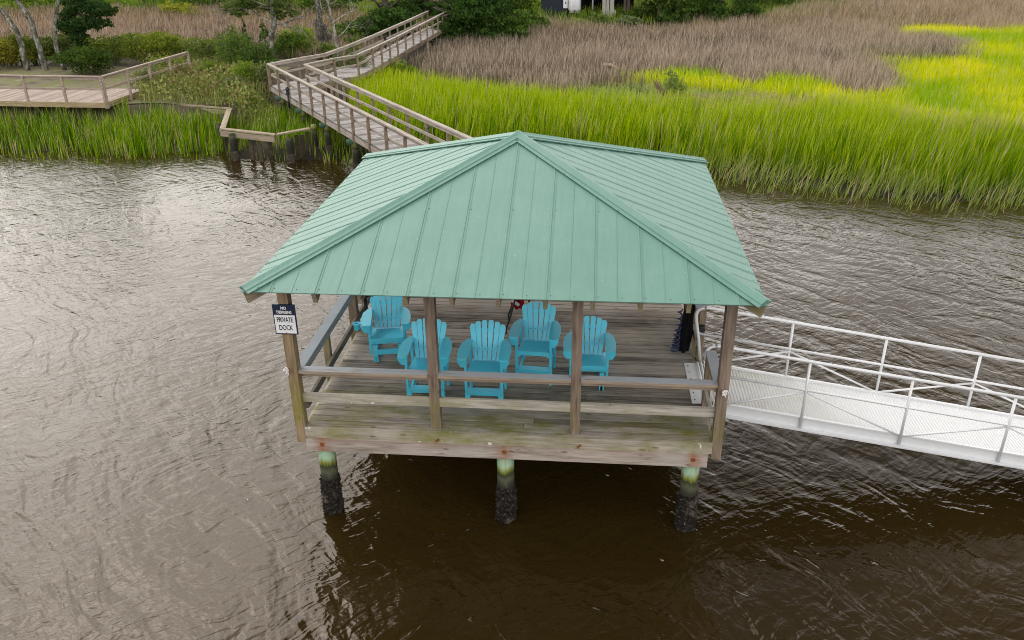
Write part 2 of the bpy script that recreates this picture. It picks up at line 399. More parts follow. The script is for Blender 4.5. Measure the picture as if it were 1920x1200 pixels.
# ------------------------------------------------------------------ ground and water
H = 1.527                                                     # dock deck height over the water
SX = [-200, -60, -21, -16.7, -13.2, -12.2, -9.9, -7, -3, 5.2, 7.7, 10.6, 13.9, 24, 60, 200]
SY = [24, 22, 20.0, 19.9, 20.3, 19.9, 19.8, 19.7, 18.9, 17.6, 16.7, 15.6, 15.4, 13.5, 8, 4]
def sstep(x, a, b): t = np.clip((x-a)/(b-a), 0, 1); return t*t*(3-2*t)
def terrain(x, y):
    x = np.asarray(x, float); y = np.asarray(y, float)
    d = y-np.interp(x, SX, SY)
    h = np.where(d < 0, np.maximum(d*.22, -1.2), np.minimum(d*.10, .38))-.06
    left = sstep(-x, 12.6, 13.6)*sstep(y, 23.2, 24.0)*(1-sstep(y, 36, 39))
    h = h+left*(1.08-h)
    pocket = sstep(x, -12.2, -11.6)*sstep(y, 19.7, 20.5)*(1-sstep(y, 27, 29))*(1-sstep(x+.66*(y-13.2), -4.2, -2.6))
    h = h+pocket*(.42-h)*.9
    h = h+sstep(y, 54, 62)*.5+sstep(y, 62, 75)*.8
    return h+.04*np.sin(x*1.7+y)*np.cos(y*1.3-x*.4)
gx = np.concatenate([[-400, -200, -120], np.arange(-80, 60, .8), [60, 90, 130, 250, 400]])
gy = np.concatenate([[-300, -120, -40, 0, 8], np.arange(12, 80, .7), [84, 95, 120, 180, 300, 500]])
GX, GY = np.meshgrid(gx, gy); GZ = terrain(GX, GY)
nx, ny = len(gx), len(gy)
idx = np.arange(nx*ny).reshape(ny, nx)
q = np.stack([idx[:-1, :-1], idx[:-1, 1:], idx[1:, 1:], idx[1:, :-1]], -1).reshape(-1, 4)
ground = npmesh('ground', np.stack([GX, GY, GZ], -1).reshape(-1, 3), q.ravel(), np.full(len(q), 4), np.full((nx*ny, 3), .05), M['ground'])
ground['kind'] = 'structure'
wb = MB().add([(-400, -300, 0), (400, -300, 0), (400, 60, 0), (-400, 60, 0)], [(0, 1, 2, 3)])
water = wb.build('water', M['water']); water['kind'] = 'structure'
lw = MB(); lx = np.linspace(-34, -14.2, 40); ly = np.linspace(24.2, 33.5, 22); X2, Y2 = np.meshgrid(lx, ly); Z2 = terrain(X2, Y2)+.02
ii = np.arange(X2.size).reshape(X2.shape)
lw.add(np.stack([X2, Y2, Z2], -1).reshape(-1, 3).tolist(), np.stack([ii[:-1, :-1], ii[:-1, 1:], ii[1:, 1:], ii[1:, :-1]], -1).reshape(-1, 4).tolist())
lawn = lw.build('lawn', M['lawn'], smooth=True); lawn['kind'] = 'structure'

# ------------------------------------------------------------------ the covered dock
dock = thing('covered_dock', 'wooden dock pavilion on piles over the river under a green metal hip roof', 'dock', (0, 2.6, 0))
XE = 2.85
d = MB(); y = -.02
while y < 5.28:                                              # deck boards
    x = -XE
    joint = random.choice([0, 0, random.uniform(-1.5, 1.5)])
    for a, b in ([(-XE, XE)] if joint == 0 else [(-XE, joint-.003), (joint+.003, XE)]):
        d.box(((a+b)/2, y+.07, H-.02+random.uniform(-.003, .003)), (b-a, .126, .04))
    y += .1405
deck = d.build('deck', M['deck'], dock)
rim = MB().box((0, -.045, H-.095), (2*XE+.04, .045, .17)); rim.build('rim_board', M['rim'], deck)
for sx in (-1, 1): MB().box((sx*(XE+.023), 2.62, H-.11), (.04, 5.25, .2)).build('rim_board', M['rim'], deck)
MB().box((0, 5.33, H-.1), (2*XE, .04, .2)).build('rim_board', M['rim'], deck)
for yy in (-.085, 2.6, 5.1):
    MB().box((-.02 if yy < 0 else 0, yy, H-.275), (2*XE-.03, .075, .19)).build('beam', M['beam'], dock)
js = MB()
for x in np.arange(-2.6, 2.7, .52): js.box((x, 2.6, H-.14), (.045, 5.2, .19))
js.build('joists', M['rafter'], dock)
# piles with their oyster crust
def crust(mb, x, y, r, z0, z1, seed):
    rg = random.Random(seed); n = 22; rows = 22
    base = len(mb.v); vs = []; fs = []
    for i in range(rows+1):
        z = z0+(z1-z0)*i/rows; k = 1-i/rows
        for j in range(n):
            a = 2*math.pi*j/n
            rr = r*(1.02+.14*k**.8+.09*k*math.sin(3*a+seed+z*4))+rg.uniform(-.012, .026)*(1.2 if i < rows else 0)
            vs.append((x+rr*math.cos(a), y+rr*math.sin(a), z))
    for i in range(rows):
        for j in range(n): fs.append((i*n+j, i*n+(j+1) % n, (i+1)*n+(j+1) % n, (i+1)*n+j))
    mb.add(vs, fs)
    for _ in range(420):                                      # shell blades
        z = z0+(z1-z0)*rg.random()**1.2; a = rg.uniform(0, 6.28); k = 1-(z-z0)/(z1-z0); rr = r*(1.03+.15*k)
        c = Vector((x+rr*math.cos(a), y+rr*math.sin(a), z)); o = Vector((math.cos(a), math.sin(a), rg.uniform(-.3, .9))).normalized()
        t = Vector((rg.uniform(-1, 1), rg.uniform(-1, 1), rg.uniform(-1, 1))).cross(o).normalized(); s = rg.uniform(.012, .030)
        mb.add([c-t*s*.5, c+t*s*.5, c+t*s*.35+o*s*1.3, c-t*s*.35+o*s*1.3], [(0, 1, 2, 3)])
for k, (x, yy) in enumerate([(-2.62, .03), (0, .03), (2.62, .03), (-2.62, 2.72), (0, 2.72), (2.62, 2.72), (-2.62, 5.0), (0, 5.0), (2.62, 5.0)]):
    p = MB().tube([(x, yy, -1.2), (x, yy, .4), (x, yy, H-.19)], .125, 20).build('pile', M['pile'], dock, True)
    c = MB(); crust(c, x, yy, .125, -.35, .62, k); c.build('oyster_crust', M['oyster'], p)
    if yy < 1:
        b = MB().tube([(x+.0, -.118, H-.25), (x, -.145, H-.25)], .016, 8).tube([(x, -.12, H-.25), (x, -.128, H-.25)], .034, 10)
        b.build('bolt', M['rust'], p)
for x in (-1.0, 1.0):
    MB().tube([(x+.06, -.066, H-.12), (x+.06, -.092, H-.12)], .016, 8).tube([(x+.03, -.066, H-.15), (x+.03, -.088, H-.15)], .016, 8).build('bolt', M['rust'], deck)
# posts
ZP = 3.83
for sx, lab in ((-1, 'algae tinted corner post'), (1, 'brown corner post with a knot')):
    MB().box((sx*2.935, .02, (H-.27+ZP)/2), (.14, .15, ZP-H+.27)).build('post', M['cornerpost' if sx < 0 else 'post'], dock, label=lab)
for x in (-.98, .98): MB().box((x, .09, (H+ZP)/2), (.14, .14, ZP-H)).build('post', M['post'], dock)
for sx in (-1, 1):
    for yy in (3.05, 5.2): MB().box((sx*2.93, yy, (H-.25+ZP)/2), (.14, .14, ZP-H+.25)).build('post', M['post'], dock)
for x in (-.98,): MB().box((x, 5.2, (H+ZP)/2), (.14, .14, ZP-H)).build('post', M['post'], dock)
# rails
zr = H+.87
for a, b in ((-2.865, -1.05), (-.91, .91), (1.05, 2.865)):
    MB().box(((a+b)/2, .045, zr), (b-a, .15, .042)).box(((a+b)/2, .085, zr-.066), (b-a, .04, .09)).build('handrail', M['cap'], dock)
    MB().box(((a+b)/2, .045, H+.43), (b-a, .045, .135)).build('lower_rail', M['lowrail'], dock)
MB().box((-2.89, 2.6, zr+.002), (.15, 5.05, .042)).box((-2.86, 2.6, zr-.08), (.045, 5.0, .115)).build('handrail', M['caphard'], dock, label='slate grey side handrail')
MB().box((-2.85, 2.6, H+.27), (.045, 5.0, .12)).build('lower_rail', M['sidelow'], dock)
MB().box((2.89, .5, zr+.002), (.15, .9, .042)).box((2.86, .5, zr-.08), (.045, .88, .115)).build('handrail', M['cap'], dock)
MB().box((2.85, .5, H+.27), (.045, .88, .12)).build('lower_rail', M['lowrail'], dock)
MB().box((2.92, 3.80, zr+.002), (.16, 2.80, .042)).box((2.90, 3.80, zr-.08), (.045, 2.75, .115)).build('handrail', M['cap'], dock)
MB().box((2.90, 3.80, H+.27), (.045, 2.75, .12)).build('lower_rail', M['lowrail'], dock)
MB().box((-1.45, 5.22, zr), (2.75, .15, .042)).box((-1.45, 5.2, zr-.08), (2.75, .045, .115)).build('handrail', M['cap'], dock)
for x, yy in ((2.875, .9), (2.955, 2.44), (-2.98, 1.62)):
    MB().box((x, yy, (H-.3+zr-.021)/2), (.10, .10, zr-.021-H+.3)).build('rail_post', M['rafter' if x < 0 else 'post'], dock)
# roof
WR, YF, YB, ZE, ZA = 3.235, -.618, 5.87, 3.868, 5.092
AP = Vector((.0, (YF+YB)/2, ZA)); cs = [Vector((-WR, YF, ZE)), Vector((WR, YF, ZE)), Vector((WR, YB, ZE)), Vector((-WR, YB, ZE))]
roof = MB()
for i in range(4):
    a, b = cs[i], cs[(i+1) % 4]; n = (b-a).cross(AP-a).normalized(); t = n*-.012
    roof.add([a, b, AP, a+t, b+t, AP+t], [(0, 1, 2), (5, 4, 3), (0, 3, 4, 1)])
roof = roof.build('roof', M['roof'], dock)
for i in range(4):
    a, b = cs[i], cs[(i+1) % 4]; e = (b-a).normalized(); mid = (a+b)/2; n = (b-a).cross(AP-a).normalized(); up = (AP-mid); Ls = up.length; up.normalize(); hw = (b-a).length/2
    r = MB(); k = -11
    for k in range(-11, 12):
        s = k*.2885+.012; lim = Ls*(1-abs(s)/hw)-.02
        if lim < .1: continue
        wd, ht = ((.026, .009) if k % 2 == 0 else (.012, .005))
        p = mid+e*s; q2 = p+up*lim; p = p-up*.006
        A = [p-e*wd/2, p-e*wd*.3+n*ht, p+e*wd*.3+n*ht, p+e*wd/2]; B = [x+(q2-p) for x in A]
        r.add(A+B, [(0, 1, 5, 4), (1, 2, 6, 5), (2, 3, 7, 6), (0, 3, 2, 1), (4, 5, 6, 7)])
        if k % 2 == 0:                                         # lap line beside the major rib
            o1 = p+e*.034; o2 = q2+e*.034
            r.add([o1, o1+n*.005, o1+e*.005+n*.005, o1+e*.005, o2, o2+n*.005, o2+e*.005+n*.005, o2+e*.005], [(0, 1, 5, 4), (1, 2, 6, 5), (2, 3, 7, 6), (0, 3, 2, 1)])
    sc_ = r; sc_.cur = 1
    for k in range(-11, 12):
        s = k*.2885+.07
        for v in ((.06,) if k % 2 else (.07, 1.7)):
            if v < Ls*(1-abs(s)/hw)-.25:
                p = mid+e*s+up*v; sc_.tube([p, p+n*.006], .0055, 6)
    sc_.build('seam_ribs', [M['roof'], M['screw']], roof)
for i in range(4):                                             # folded hip flashings
    c = cs[i]; h = (AP-c).normalized(); n1 = (cs[(i+1) % 4]-c).cross(AP-c).normalized(); n0 = (c-cs[i-1]).cross(AP-c).normalized()
    def side(n, sgn):
        t = n.cross(h)*sgn; t.normalize(); return t
    t1 = side(n1, -1); t0 = side(n0, 1)
    if t1.dot(cs[(i+1) % 4]-c) < 0: t1 = -t1
    if t0.dot(cs[i-1]-c) < 0: t0 = -t0
    nb = (n0+n1).normalized(); p0 = c+h*.04; p1 = AP+h*.03; R = MB()
    def sec(p): return [p+t0*.130+n0*.010, p+t0*.138+n0*.030, p+t0*.085+n0*.030, p+t0*.078+n0*.044, p+t0*.04+n0*.046, p+nb*.062, p+t1*.04+n1*.046, p+t1*.078+n1*.044, p+t1*.085+n1*.030, p+t1*.138+n1*.030, p+t1*.130+n1*.010]
    A = sec(p0); B = sec(p1); m = len(A)
    R.add(A+B, [(j, j+1, m+j+1, m+j) for j in range(m-1)]+[tuple(range(m))[::-1]])
    for v in (.15, 1.3, 2.4, 3.5, 4.4):
        for t, nn in ((t0, n0), (t1, n1)):
            p = p0+h*v+t*.125+nn*.03; R.tube([p, p+nn*.008], .007, 6)
    R.build('hip_cap', M['roof'], roof)
cap = MB(); cap.add([(AP.x-.10, AP.y-.10, ZA+.005), (AP.x+.10, AP.y-.10, ZA+.005), (AP.x+.10, AP.y+.10, ZA+.005), (AP.x-.10, AP.y+.10, ZA+.005), (AP.x, AP.y, ZA+.085)], [(0, 1, 4), (1, 2, 4), (2, 3, 4), (3, 0, 4)]); cap.build('peak_cap', M['roof'], roof)
sl_ = (ZA-ZE)/(WR)
def zroof(dist): return ZE+sl_*dist
for i in range(4):                                             # rafters and hips under the sheet
    a, b = cs[i], cs[(i+1) % 4]; e = (b-a).normalized(); mid = (a+b)/2; up = (AP-mid); Ls = up.length; up.normalize(); hw = (b-a).length/2; n = (b-a).cross(AP-a).normalized()
    for k in range(-5, 6):
        s = k*.5815; lim = Ls*(1-abs(s)/hw)-.1
        if lim < .5: continue
        o = mid+e*s-n*.115
        MB().beam(o+up*.045, o+up*lim, .055, .19, n).build('rafter', M['rafter'], roof)
    c = a; h = (AP-c).normalized(); nb = Vector((0, 0, 1))
    MB().beam(c+h*.06-nb*.12, AP-h*.1-nb*.12, .045, .15).build('rafter', M['rafter'], roof)
for a, b in (((-2.86, .05), (2.86, .05)), ((-2.86, 5.2), (2.86, 5.2)), ((-2.88, .1), (-2.88, 5.15)), ((2.88, .1), (2.88, 5.15))):
    MB().beam((*a, ZP-.10), (*b, ZP-.10), .08, .14).build('header_beam', M['post'], dock)
# bolts with frayed rope end on the corner posts
for sx, x in ((-1, -3.0), (1, 2.955)):
    k = MB()
    for j in range(16):
        a = random.uniform(0, 6.28); r = random.uniform(.015, .05); c0 = (x, -.06, 2.46 if sx < 0 else 2.36)
        k.tube([c0, (c0[0]+r*math.cos(a)*.6, c0[1]-.03, c0[2]+r*math.sin(a)), (c0[0]+r*math.cos(a), c0[1]-.05, c0[2]+r*math.sin(a)*1.2-.02)], .007, 5)
    tag(k.build('rope_knot', M['flagwhite']), 'frayed white rope knot on the %s corner post' % ('left front' if sx < 0 else 'right front'), 'rope', 'rope knots on the corner posts')

# sign on the corner post
sg = thing('warning_sign', 'navy and white private dock no trespassing sign on the corner post', 'sign', (-2.925, -.075, 3.02))
sw, sh = .31, .44; sx0, sz0 = -2.925-sw/2, 3.01; yf = -.085
MB().box((-2.925, -.072, sz0+sh/2), (sw, .018, sh)).build('panel', M['navy'], sg)
MB().box((-2.925, -.0835, sz0+.017+.135), (sw-.028, .005, .27)).build('white_field', M['white'], sg)
MB().tube([(-2.925, -.082, sz0+.024), (-2.925, -.092, sz0+.024)], .006, 8).build('screw', M['screw'], sg)
def text(body, size, x, z, mat, sxs, name, bold=0):
    cu = bpy.data.curves.new('t', 'FONT'); cu.body = body; cu.size = size; cu.align_x = 'CENTER'; cu.extrude = .001; cu.offset = bold
    to = bpy.data.objects.new('t', cu); C.objects.link(to); dg = bpy.context.evaluated_depsgraph_get()
    me = bpy.data.meshes.new_from_object(to.evaluated_get(dg)); bpy.data.objects.remove(to)
    for v in me.vertices:
        c = v.co.copy(); v.co = Vector((x+c.x*sxs, yf-.004-c.z, z+c.y))-Vector(sg.location)
    me.materials.clear(); me.materials.append(mat); o = bpy.data.objects.new(name, me); C.objects.link(o); o.parent = sg
text('NO', .058, -2.925, sz0+.372, M['white'], .85, 'lettering', .0025)
text('TRESPASSING', .058, -2.925, sz0+.312, M['white'], .60, 'lettering', .002)
text('PRIVATE', .105, -2.925, sz0+.185, M['navy'], .58, 'lettering', .001)
text('DOCK', .105, -2.925, sz0+.068, M['navy'], .62, 'lettering', .001)

# ------------------------------------------------------------------ chairs
def slat_back(y0, z0, y1, z1, spread0, spread1, hts, w0=.055, w1=.080):
    mb = MB(); o = Vector((0, y0, z0)); upv = Vector((0, y1-y0, z1-z0)); Lh = upv.length; upv.normalize(); n = len(hts)
    nrm = Vector((1, 0, 0)).cross(upv)
    for k in range(n):
        u = (k-(n-1)/2)/((n-1)/2); b = u*spread0; t = u*spread1*hts[k]; hh = Lh*hts[k]; dl = .030*u
        poly = [(b-w0/2, 0), (b+w0/2, 0), (t+w1/2, hh-max(0, dl)*1.3), (t+w1*.2, hh+.008), (t-w1*.2, hh+.008), (t-w1/2, hh+min(0, dl)*1.3)]
        mb.prism(poly, .022, o-nrm*-.0, (1, 0, 0), tuple(upv))
    return mb, upv, nrm
def arm(sx, y0, y1, z, xin=.265):
    poly = [(xin-.045, y1), (xin+.03, y1), (xin+.105, y1-.16), (xin+.125, y0+.30), (xin+.115, y0+.10), (xin+.095, y0), (xin-.03, y0), (xin-.04, y0+.12)]
    if sx < 0: poly = [(-a, b) for a, b in poly][::-1]
    return MB().prism(poly, .026, (0, 0, z))
def screws(mb, pts):
    for p, n in pts: mb.tube([p, Vector(p)+Vector(n)*.004], .007, 6)
def tall_chair():
    r = thing('patio_chair', 'x', 'chair', group='turquoise chairs on the dock')
    SH, AH, TH = .585, .80, 1.085
    for sx in (-1, 1):
        MB().box((sx*.262, .045, AH/2), (.036, .085, AH)).build('leg', M['blue'], r)
        MB().beam((sx*.262, .60, 0), (sx*.262, .52, AH), .036, .085, (0, 1, 0)).build('leg', M['blue'], r)
        MB().beam((sx*.225, .0, SH-.06), (sx*.225, .56, SH-.13), .034, .09).build('side_rail', M['blue'], r)
        MB().beam((sx*.225, .0, .19), (sx*.225, .58, .19), .034, .08).build('side_rail', M['blue'], r)
        a = arm(sx, -.06, .60, AH).build('arm', M['blue'], r)
        p = [(0, 0), (.0, -.14), (.05, -.14), (.10, -.05), (.10, 0)]
        b = MB().prism([(sx*x, z) for x, z in p][::sx], .03, (sx*.28, .03, AH), (1, 0, 0), (0, 0, 1)); b.build('arm_bracket', M['blue'], a)
    s = MB()
    for k in range(5):
        y0 = .0+k*.096; z = SH-.012-k*.014-(.02 if k == 0 else 0)*0
        s.box((0, y0+.045, z), (.455, .088, .024))
    s.box((0, -.012, SH-.035), (.49, .024, .068)); s.build('seat', M['blue'], r)
    b, up, nrm = slat_back(.47, SH-.05, .70, TH,   .165, .256, [.90, .965, 1.0, 1.0, .965, .90])
    for f, wd in ((.30, .44), (.78, .50)):
        c = Vector((0, .47, SH-.05))+up*((TH-SH+.05)*f*1.05)-nrm*.018; b.frame(c, (1, 0, 0), up, nrm, wd, .055, .028)
    sk = b; sk.cur = 1
    for k in range(6):
        c = Vector(((k-2.5)/2.5*(.165+(.256-.165)*.33), .47, SH-.05))+up*((TH-SH+.05)*.32)+nrm*.022; sk.tube([c, c+nrm*.006], .006, 6)
    b.build('backrest', [M['blue'], M['screw']], r)
    f = MB().box((0, .03, .262), (.49, .12, .024)).box((0, .04, .215), (.45, .024, .07)); f.build('footrest', M['blue'], r)
    MB().box((0, .57, .30), (.49, .024, .075)).build('stretcher', M['blue'], r)
    return r
def glider(cup):
    r = thing('glider_chair', 'x', 'chair', group='turquoise chairs on the dock')
    SH, AH, TH = .43, .66, .90
    for sx in (-1, 1):
        MB().box((sx*.275, .05, (AH+.13)/2), (.036, .085, AH-.13)).build('leg', M['blue'], r)
        MB().beam((sx*.275, .58, .13), (sx*.275, .52, AH), .036, .085, (0, 1, 0)).build('leg', M['blue'], r)
        MB().beam((sx*.24, .0, SH-.05), (sx*.24, .56, SH-.12), .034, .10).build('side_rail', M['blue'], r)
        a = arm(sx, -.05, .60, AH, .275).build('arm', M['blue'], r)
        p = [(0, 0), (.0, -.13), (.05, -.13), (.10, -.05), (.10, 0)]
        MB().prism([(sx*x, z) for x, z in p][::sx], .03, (sx*.293, .03, AH), (1, 0, 0), (0, 0, 1)).build('arm_bracket', M['blue'], a)
        MB().box((sx*.20, .02, .15), (.07, .04, .30)).box((sx*.20, .62, .15), (.07, .04, .30)).box((sx*.20, .32, .045), (.036, .64, .09)).build('base_frame', M['blue'], r)
        if cup and sx < 0:
            mb = MB(); cx, cy = -.47, .10
            for i in range(20):
                a0, a1 = 2*math.pi*i/20, 2*math.pi*(i+1)/20
                P = lambda a_, rr, z: (cx+rr*math.cos(a_), cy+rr*math.sin(a_), z)
                mb.add([P(a0, .038, AH+.01), P(a1, .038, AH+.01), P(a1, .062, AH+.01), P(a0, .062, AH+.01), P(a0, .038, AH-.012), P(a1, .038, AH-.012), P(a1, .062, AH-.012), P(a0, .062, AH-.012)], [(0, 1, 2, 3), (3, 2, 6, 7), (0, 4, 5, 1), (7, 6, 5, 4)])
            mb.tube([(cx, cy, AH-.013), (cx, cy, AH-.10)], [.052, .046], 14); mb.box((cx+.09, cy, AH-.002), (.10, .06, .02))
            mb.build('cup_holder', M['blue'], a)
    for yy in (.02, .62): MB().box((0, yy, .17), (.33, .03, .085)).build('stretcher', M['blue'], r)
    s = MB()
    for k in range(5): s.box((0, .045+k*.096, SH-.012-k*.014), (.48, .088, .024))
    s.box((0, -.012, SH-.03), (.52, .024, .06)); s.box((0, .03, SH-.085), (.50, .03, .055)); s.build('seat', M['blue'], r)
    b, up, nrm = slat_back(.47, SH-.05, .72, TH,   .165, .256, [.90, .965, 1.0, 1.0, .965, .90])
    for f, wd in ((.30, .44), (.78, .50)):
        c = Vector((0, .47, SH-.05))+up*((TH-SH+.05)*f*1.05)-nrm*.018; b.frame(c, (1, 0, 0), up, nrm, wd, .055, .028)
    sk = b; sk.cur = 1
    for k in range(6):
        c = Vector(((k-2.5)/2.5*(.165+(.256-.165)*.33), .47, SH-.05))+up*((TH-SH+.05)*.32)+nrm*.022; sk.tube([c, c+nrm*.006], .006, 6)
    b.build('backrest', [M['blue'], M['screw']], r)
    return r
tc0 = tall_chair(); g0 = glider(True); g1 = glider(False)
for o, x, y, rz, lab in ((tc0, -1.24, .66, .03, 'tall turquoise slatted chair partly hidden by the left middle post'),
                         (None, -.365, .64, 0, 'tall turquoise slatted chair standing clear between the two middle posts at the front rail'),
                         (None, .315, 1.36, -.07, 'tall turquoise chair set furthest back, in front of the black stand'),
                         (g0, -2.09, 1.95, .20, 'turquoise glider chair with a cup holder on its arm beside the side rail'),
                         (g1, 1.16, 1.25, 0, 'turquoise glider chair half behind the right middle post, without cup holder')):
    if o is None: o = copy_tree(tc0)
    o.location = (x, y, H); o.rotation_euler = (0, 0, rz); o['label'] = lab

# ------------------------------------------------------------------ small things on the dock
st = thing('folding_stand', 'black tubular stand with curved feet behind the tall chairs', 'stand', (.1, 3.5, H))
def stand_leg(dx, dy): return MB().tube([(.1, 3.5, H+.98), (.1+dx*.45, 3.5+dy*.45, H+.80), (.1+dx*.85, 3.5+dy*.85, H+.25), (.1+dx, 3.5+dy, H+.1), (.1+dx, 3.5+dy, H)], .017, 8)
for dx, dy in ((-.37, -.42), (-.38, .15), (.40, -.3), (.36, .2)): stand_leg(dx, dy).build('leg', M['black'], st, True)
MB().tube([(.1, 3.5, H+.02), (.1, 3.5, H+1.12)], .017, 8).build('pole', M['black'], st, True)
MB().tube([(.0, 3.5, H+1.1), (.2, 3.48, H+1.16), (.5, 3.45, H+1.12), (.56, 3.45, H+1.04)], .02, 8).build('handle', M['black'], st, True)
fl = MB()
for k in range(7):
    x = -.19+k*.032
    fl.box((x, 3.38+.03*math.sin(k*2.1), H+.56+.02*math.cos(k)), (.034, .05+.02*(k % 2), .40))
flag = fl.build('folded_flag', M['red']); tag(flag, 'folded red cloth with a white stripe hung on the black stand', 'flag')
MB().beam((-.20, 3.33, H+.53), (-.06, 3.33, H+.43), .012, .055, (0, 0, 1)).build('stripe', M['flagwhite'], flag)
bn = MB()                                                       # black bundle: gathered cloth leaning on the rail
bx, by = 2.72, 2.78; n = 26; rows = 12; vs = []; fs = []
for i in range(rows+1):
    t = i/rows; z = H+1.16*t; cx = bx+.10*t; rr = .15*(1-.25*t)+.02*math.sin(t*9)
    for j in range(n):
        a = 2*math.pi*j/n; k = rr*(1+.16*math.sin(a*7+t*2)+.06*math.sin(a*3+t*6)); vs.append((cx+k*math.cos(a)*.72, by+k*math.sin(a)*1.3, z))
for i in range(rows):
    for j in range(n): fs.append((i*n+j, i*n+(j+1) % n, (i+1)*n+(j+1) % n, (i+1)*n+j))
bn.add(vs, fs+[tuple(range(rows*n, rows*n+n))])
tag(bn.build('covered_bundle', M['fabric'], None, True), 'tall black gathered cover leaning on the rail beside the gangway', 'cover')
hp = []
for i in range(180):
    t = i/180; a = t*2*math.pi*9; k = .09*(1-.55*t); z = H+.03+.75*t**1.5
    hp.append((bx-.15+.05*t+k*math.cos(a)*.8, by-.16+k*math.sin(a), z))
tag(MB().tube(hp, .013, 6).build('coiled_hose', M['hose'], None, True), 'dark blue coiled hose standing against the black cover', 'hose')
def lantern(x, y, z, h, label, body=True):
    o = thing('path_light', label, 'lamp', (x, y, z), 'black path lights')
    if body: MB().tube([(x, y, z), (x, y, z+h*.62)], .035, 10).build('stem', M['black'], o, True)
    MB().tube([(x, y, z+h*.62), (x, y, z+h*.66), (x, y, z+h*.74)], [.03, .085, .07], 12).tube([(x, y, z+h*.74), (x, y, z+h*.86)], .055, 12).tube([(x, y, z+h*.86), (x, y, z+h*.89), (x, y, z+h)], [.105, .10, .025], 12).build('lamp_head', M['black'], o)
    return o
lantern(-2.75, 3.2, H, .88, 'small black path light behind the glider with the cup holder')
tag(MB().tube([(2.93, 2.36, H+.52), (2.93, 2.36, H+.60)], .07, 14).tube([(2.93, 2.36, H+.60), (2.93, 2.36, H+.615)], [.075, .06], 14).build('deck_light', M['black']), 'round dark deck light fixed to the rail post by the gangway', 'lamp')

# ------------------------------------------------------------------ gangway
gw = thing('gangway', 'white aluminium gangway with tube railings sloping down from the dock', 'gangway', (2.9, 1.64, H))
SLP = -.158; Y0, Y1 = 1.03, 2.24; X0, X1 = 3.0, 12.2
def gz(x): return H-.01+SLP*(x-X0)
ud = Vector((1, 0, SLP)).normalized(); un = Vector((-SLP, 0, 1)).normalized()
LG = (X1-X0)*math.sqrt(1+SLP**2)
m = MB(); o = Vector(((X0+X1)/2, (Y0+Y1)/2, gz((X0+X1)/2)))
vs = []; gr = []
for a in (-.5, .5):
    for b in (-.5, .5):
        for c in (-.5, .5): vs.append(o+ud*a*LG+Vector((0, 1, 0))*b*(Y1-Y0-.03)+un*(c*.04-.02)); gr.append(((a+.5)*LG, b*1.2, c))
m.add(vs, [(0, 1, 3, 2), (4, 6, 7, 5), (0, 4, 5, 1), (2, 3, 7, 6), (0, 2, 6, 4), (1, 5, 7, 3)], gr); m.build('walkway_deck', M['gang'], gw)
for yy, s in ((Y0, -1), (Y1, 1)):
    c = MB(); a = Vector((X0, yy, gz(X0)-.07)); b = Vector((X1, yy, gz(X1)-.07))
    c.beam(a, b, .03, .19).beam(a+un*.088+Vector((0, s*.012, 0)), b+un*.088+Vector((0, s*.012, 0)), .05, .02).beam(a-un*.088+Vector((0, s*.045, 0)), b-un*.088+Vector((0, s*.045, 0)), .12, .02)
    c.build('side_beam', M['alu'], gw)
    RH = .97; yo = yy+s*.045
    def P(x, h): return Vector((x, yo, gz(x)))+Vector((0, 0, h))
    arc = [P(X0-.03, -.06), P(X0-.10, .42), P(X0-.165, .74)]
    for t in np.linspace(0, 1, 9):
        th = math.pi*(1-.53*t); arc.append(P(X0+.0+.17*math.cos(th), .80+.17*math.sin(th)))
    MB().tube(arc+[P(X0+.5, RH), P(X1, RH)], .025, 10).build('handrail', M['alu'], gw, True)
    MB().tube([P(X0-.11, .50), P(X1, .50)], .021, 8).build('mid_rail', M['alu'], gw, True)
    xs = [4.31+1.462*k+(0 if s < 0 else .03) for k in range(6)]
    for k, x in enumerate(xs):
        MB().tube([P(x, -.17), P(x, RH-.02)], .022, 8).build('rail_post', M['alu'], gw, True)
    pts = [P(X0+.1, .0)]+[P(x, .46 if k % 2 == 0 else -.0) for k, x in enumerate(xs)]
    for k in range(len(pts)-1): MB().tube([pts[k]-Vector((0, s*.01, 0)), pts[k+1]-Vector((0, s*.01, 0))], .0165, 8).build('brace', M['alu'], gw, True)
sk = MB().box((2.79, 1.58, H+.008), (.19, 1.24, .012)); sk.cur = 1
MB().tube([(2.90, .98, H+.02), (2.90, 2.2, H+.02)], .028, 8).tube([(2.955, .98, H+.015), (2.955, 2.2, H+.015)], .028, 8).build('hinge', M['alu'], gw, True)
for yy in np.linspace(1.05, 2.1, 6): sk.tube([(2.745, yy, H+.014), (2.745, yy, H+.02)], .011, 6)
sk.build('transition_plate', [M['alu'], M['screw']], gw)

# ------------------------------------------------------------------ boardwalk to shore
BH = H
bw = thing('boardwalk', 'long grey timber boardwalk with railings bending over the marsh to the trees', 'boardwalk', (-6, 18, 0))
dl = Vector((.566, -.824, 0)); nl = Vector((.824, .566, 0)); L0 = Vector((-12.60, 26.05, 0)); WBW = 1.38
b = MB(); s = .1
while s < 22.6:
    a = L0+dl*s; c = a+nl*WBW
    b.beam(Vector((a.x, a.y, BH-.02+random.uniform(-.004, .004))), Vector((c.x, c.y, BH-.02+random.uniform(-.004, .004))), .132, .04); s += .1405
for k in range(16): b.box((1.2, 5.42+k*.1405, BH-.022), (2.6, .132, .04))
b.build('deck', M['bw'], bw)
for off in (-.025, WBW+.025):
    a = L0+nl*off; c = a+dl*22.6; MB().beam((a.x, a.y, BH-.13), (c.x, c.y, BH-.13), .04, .19).build('stringer', M['bwrail'], bw)
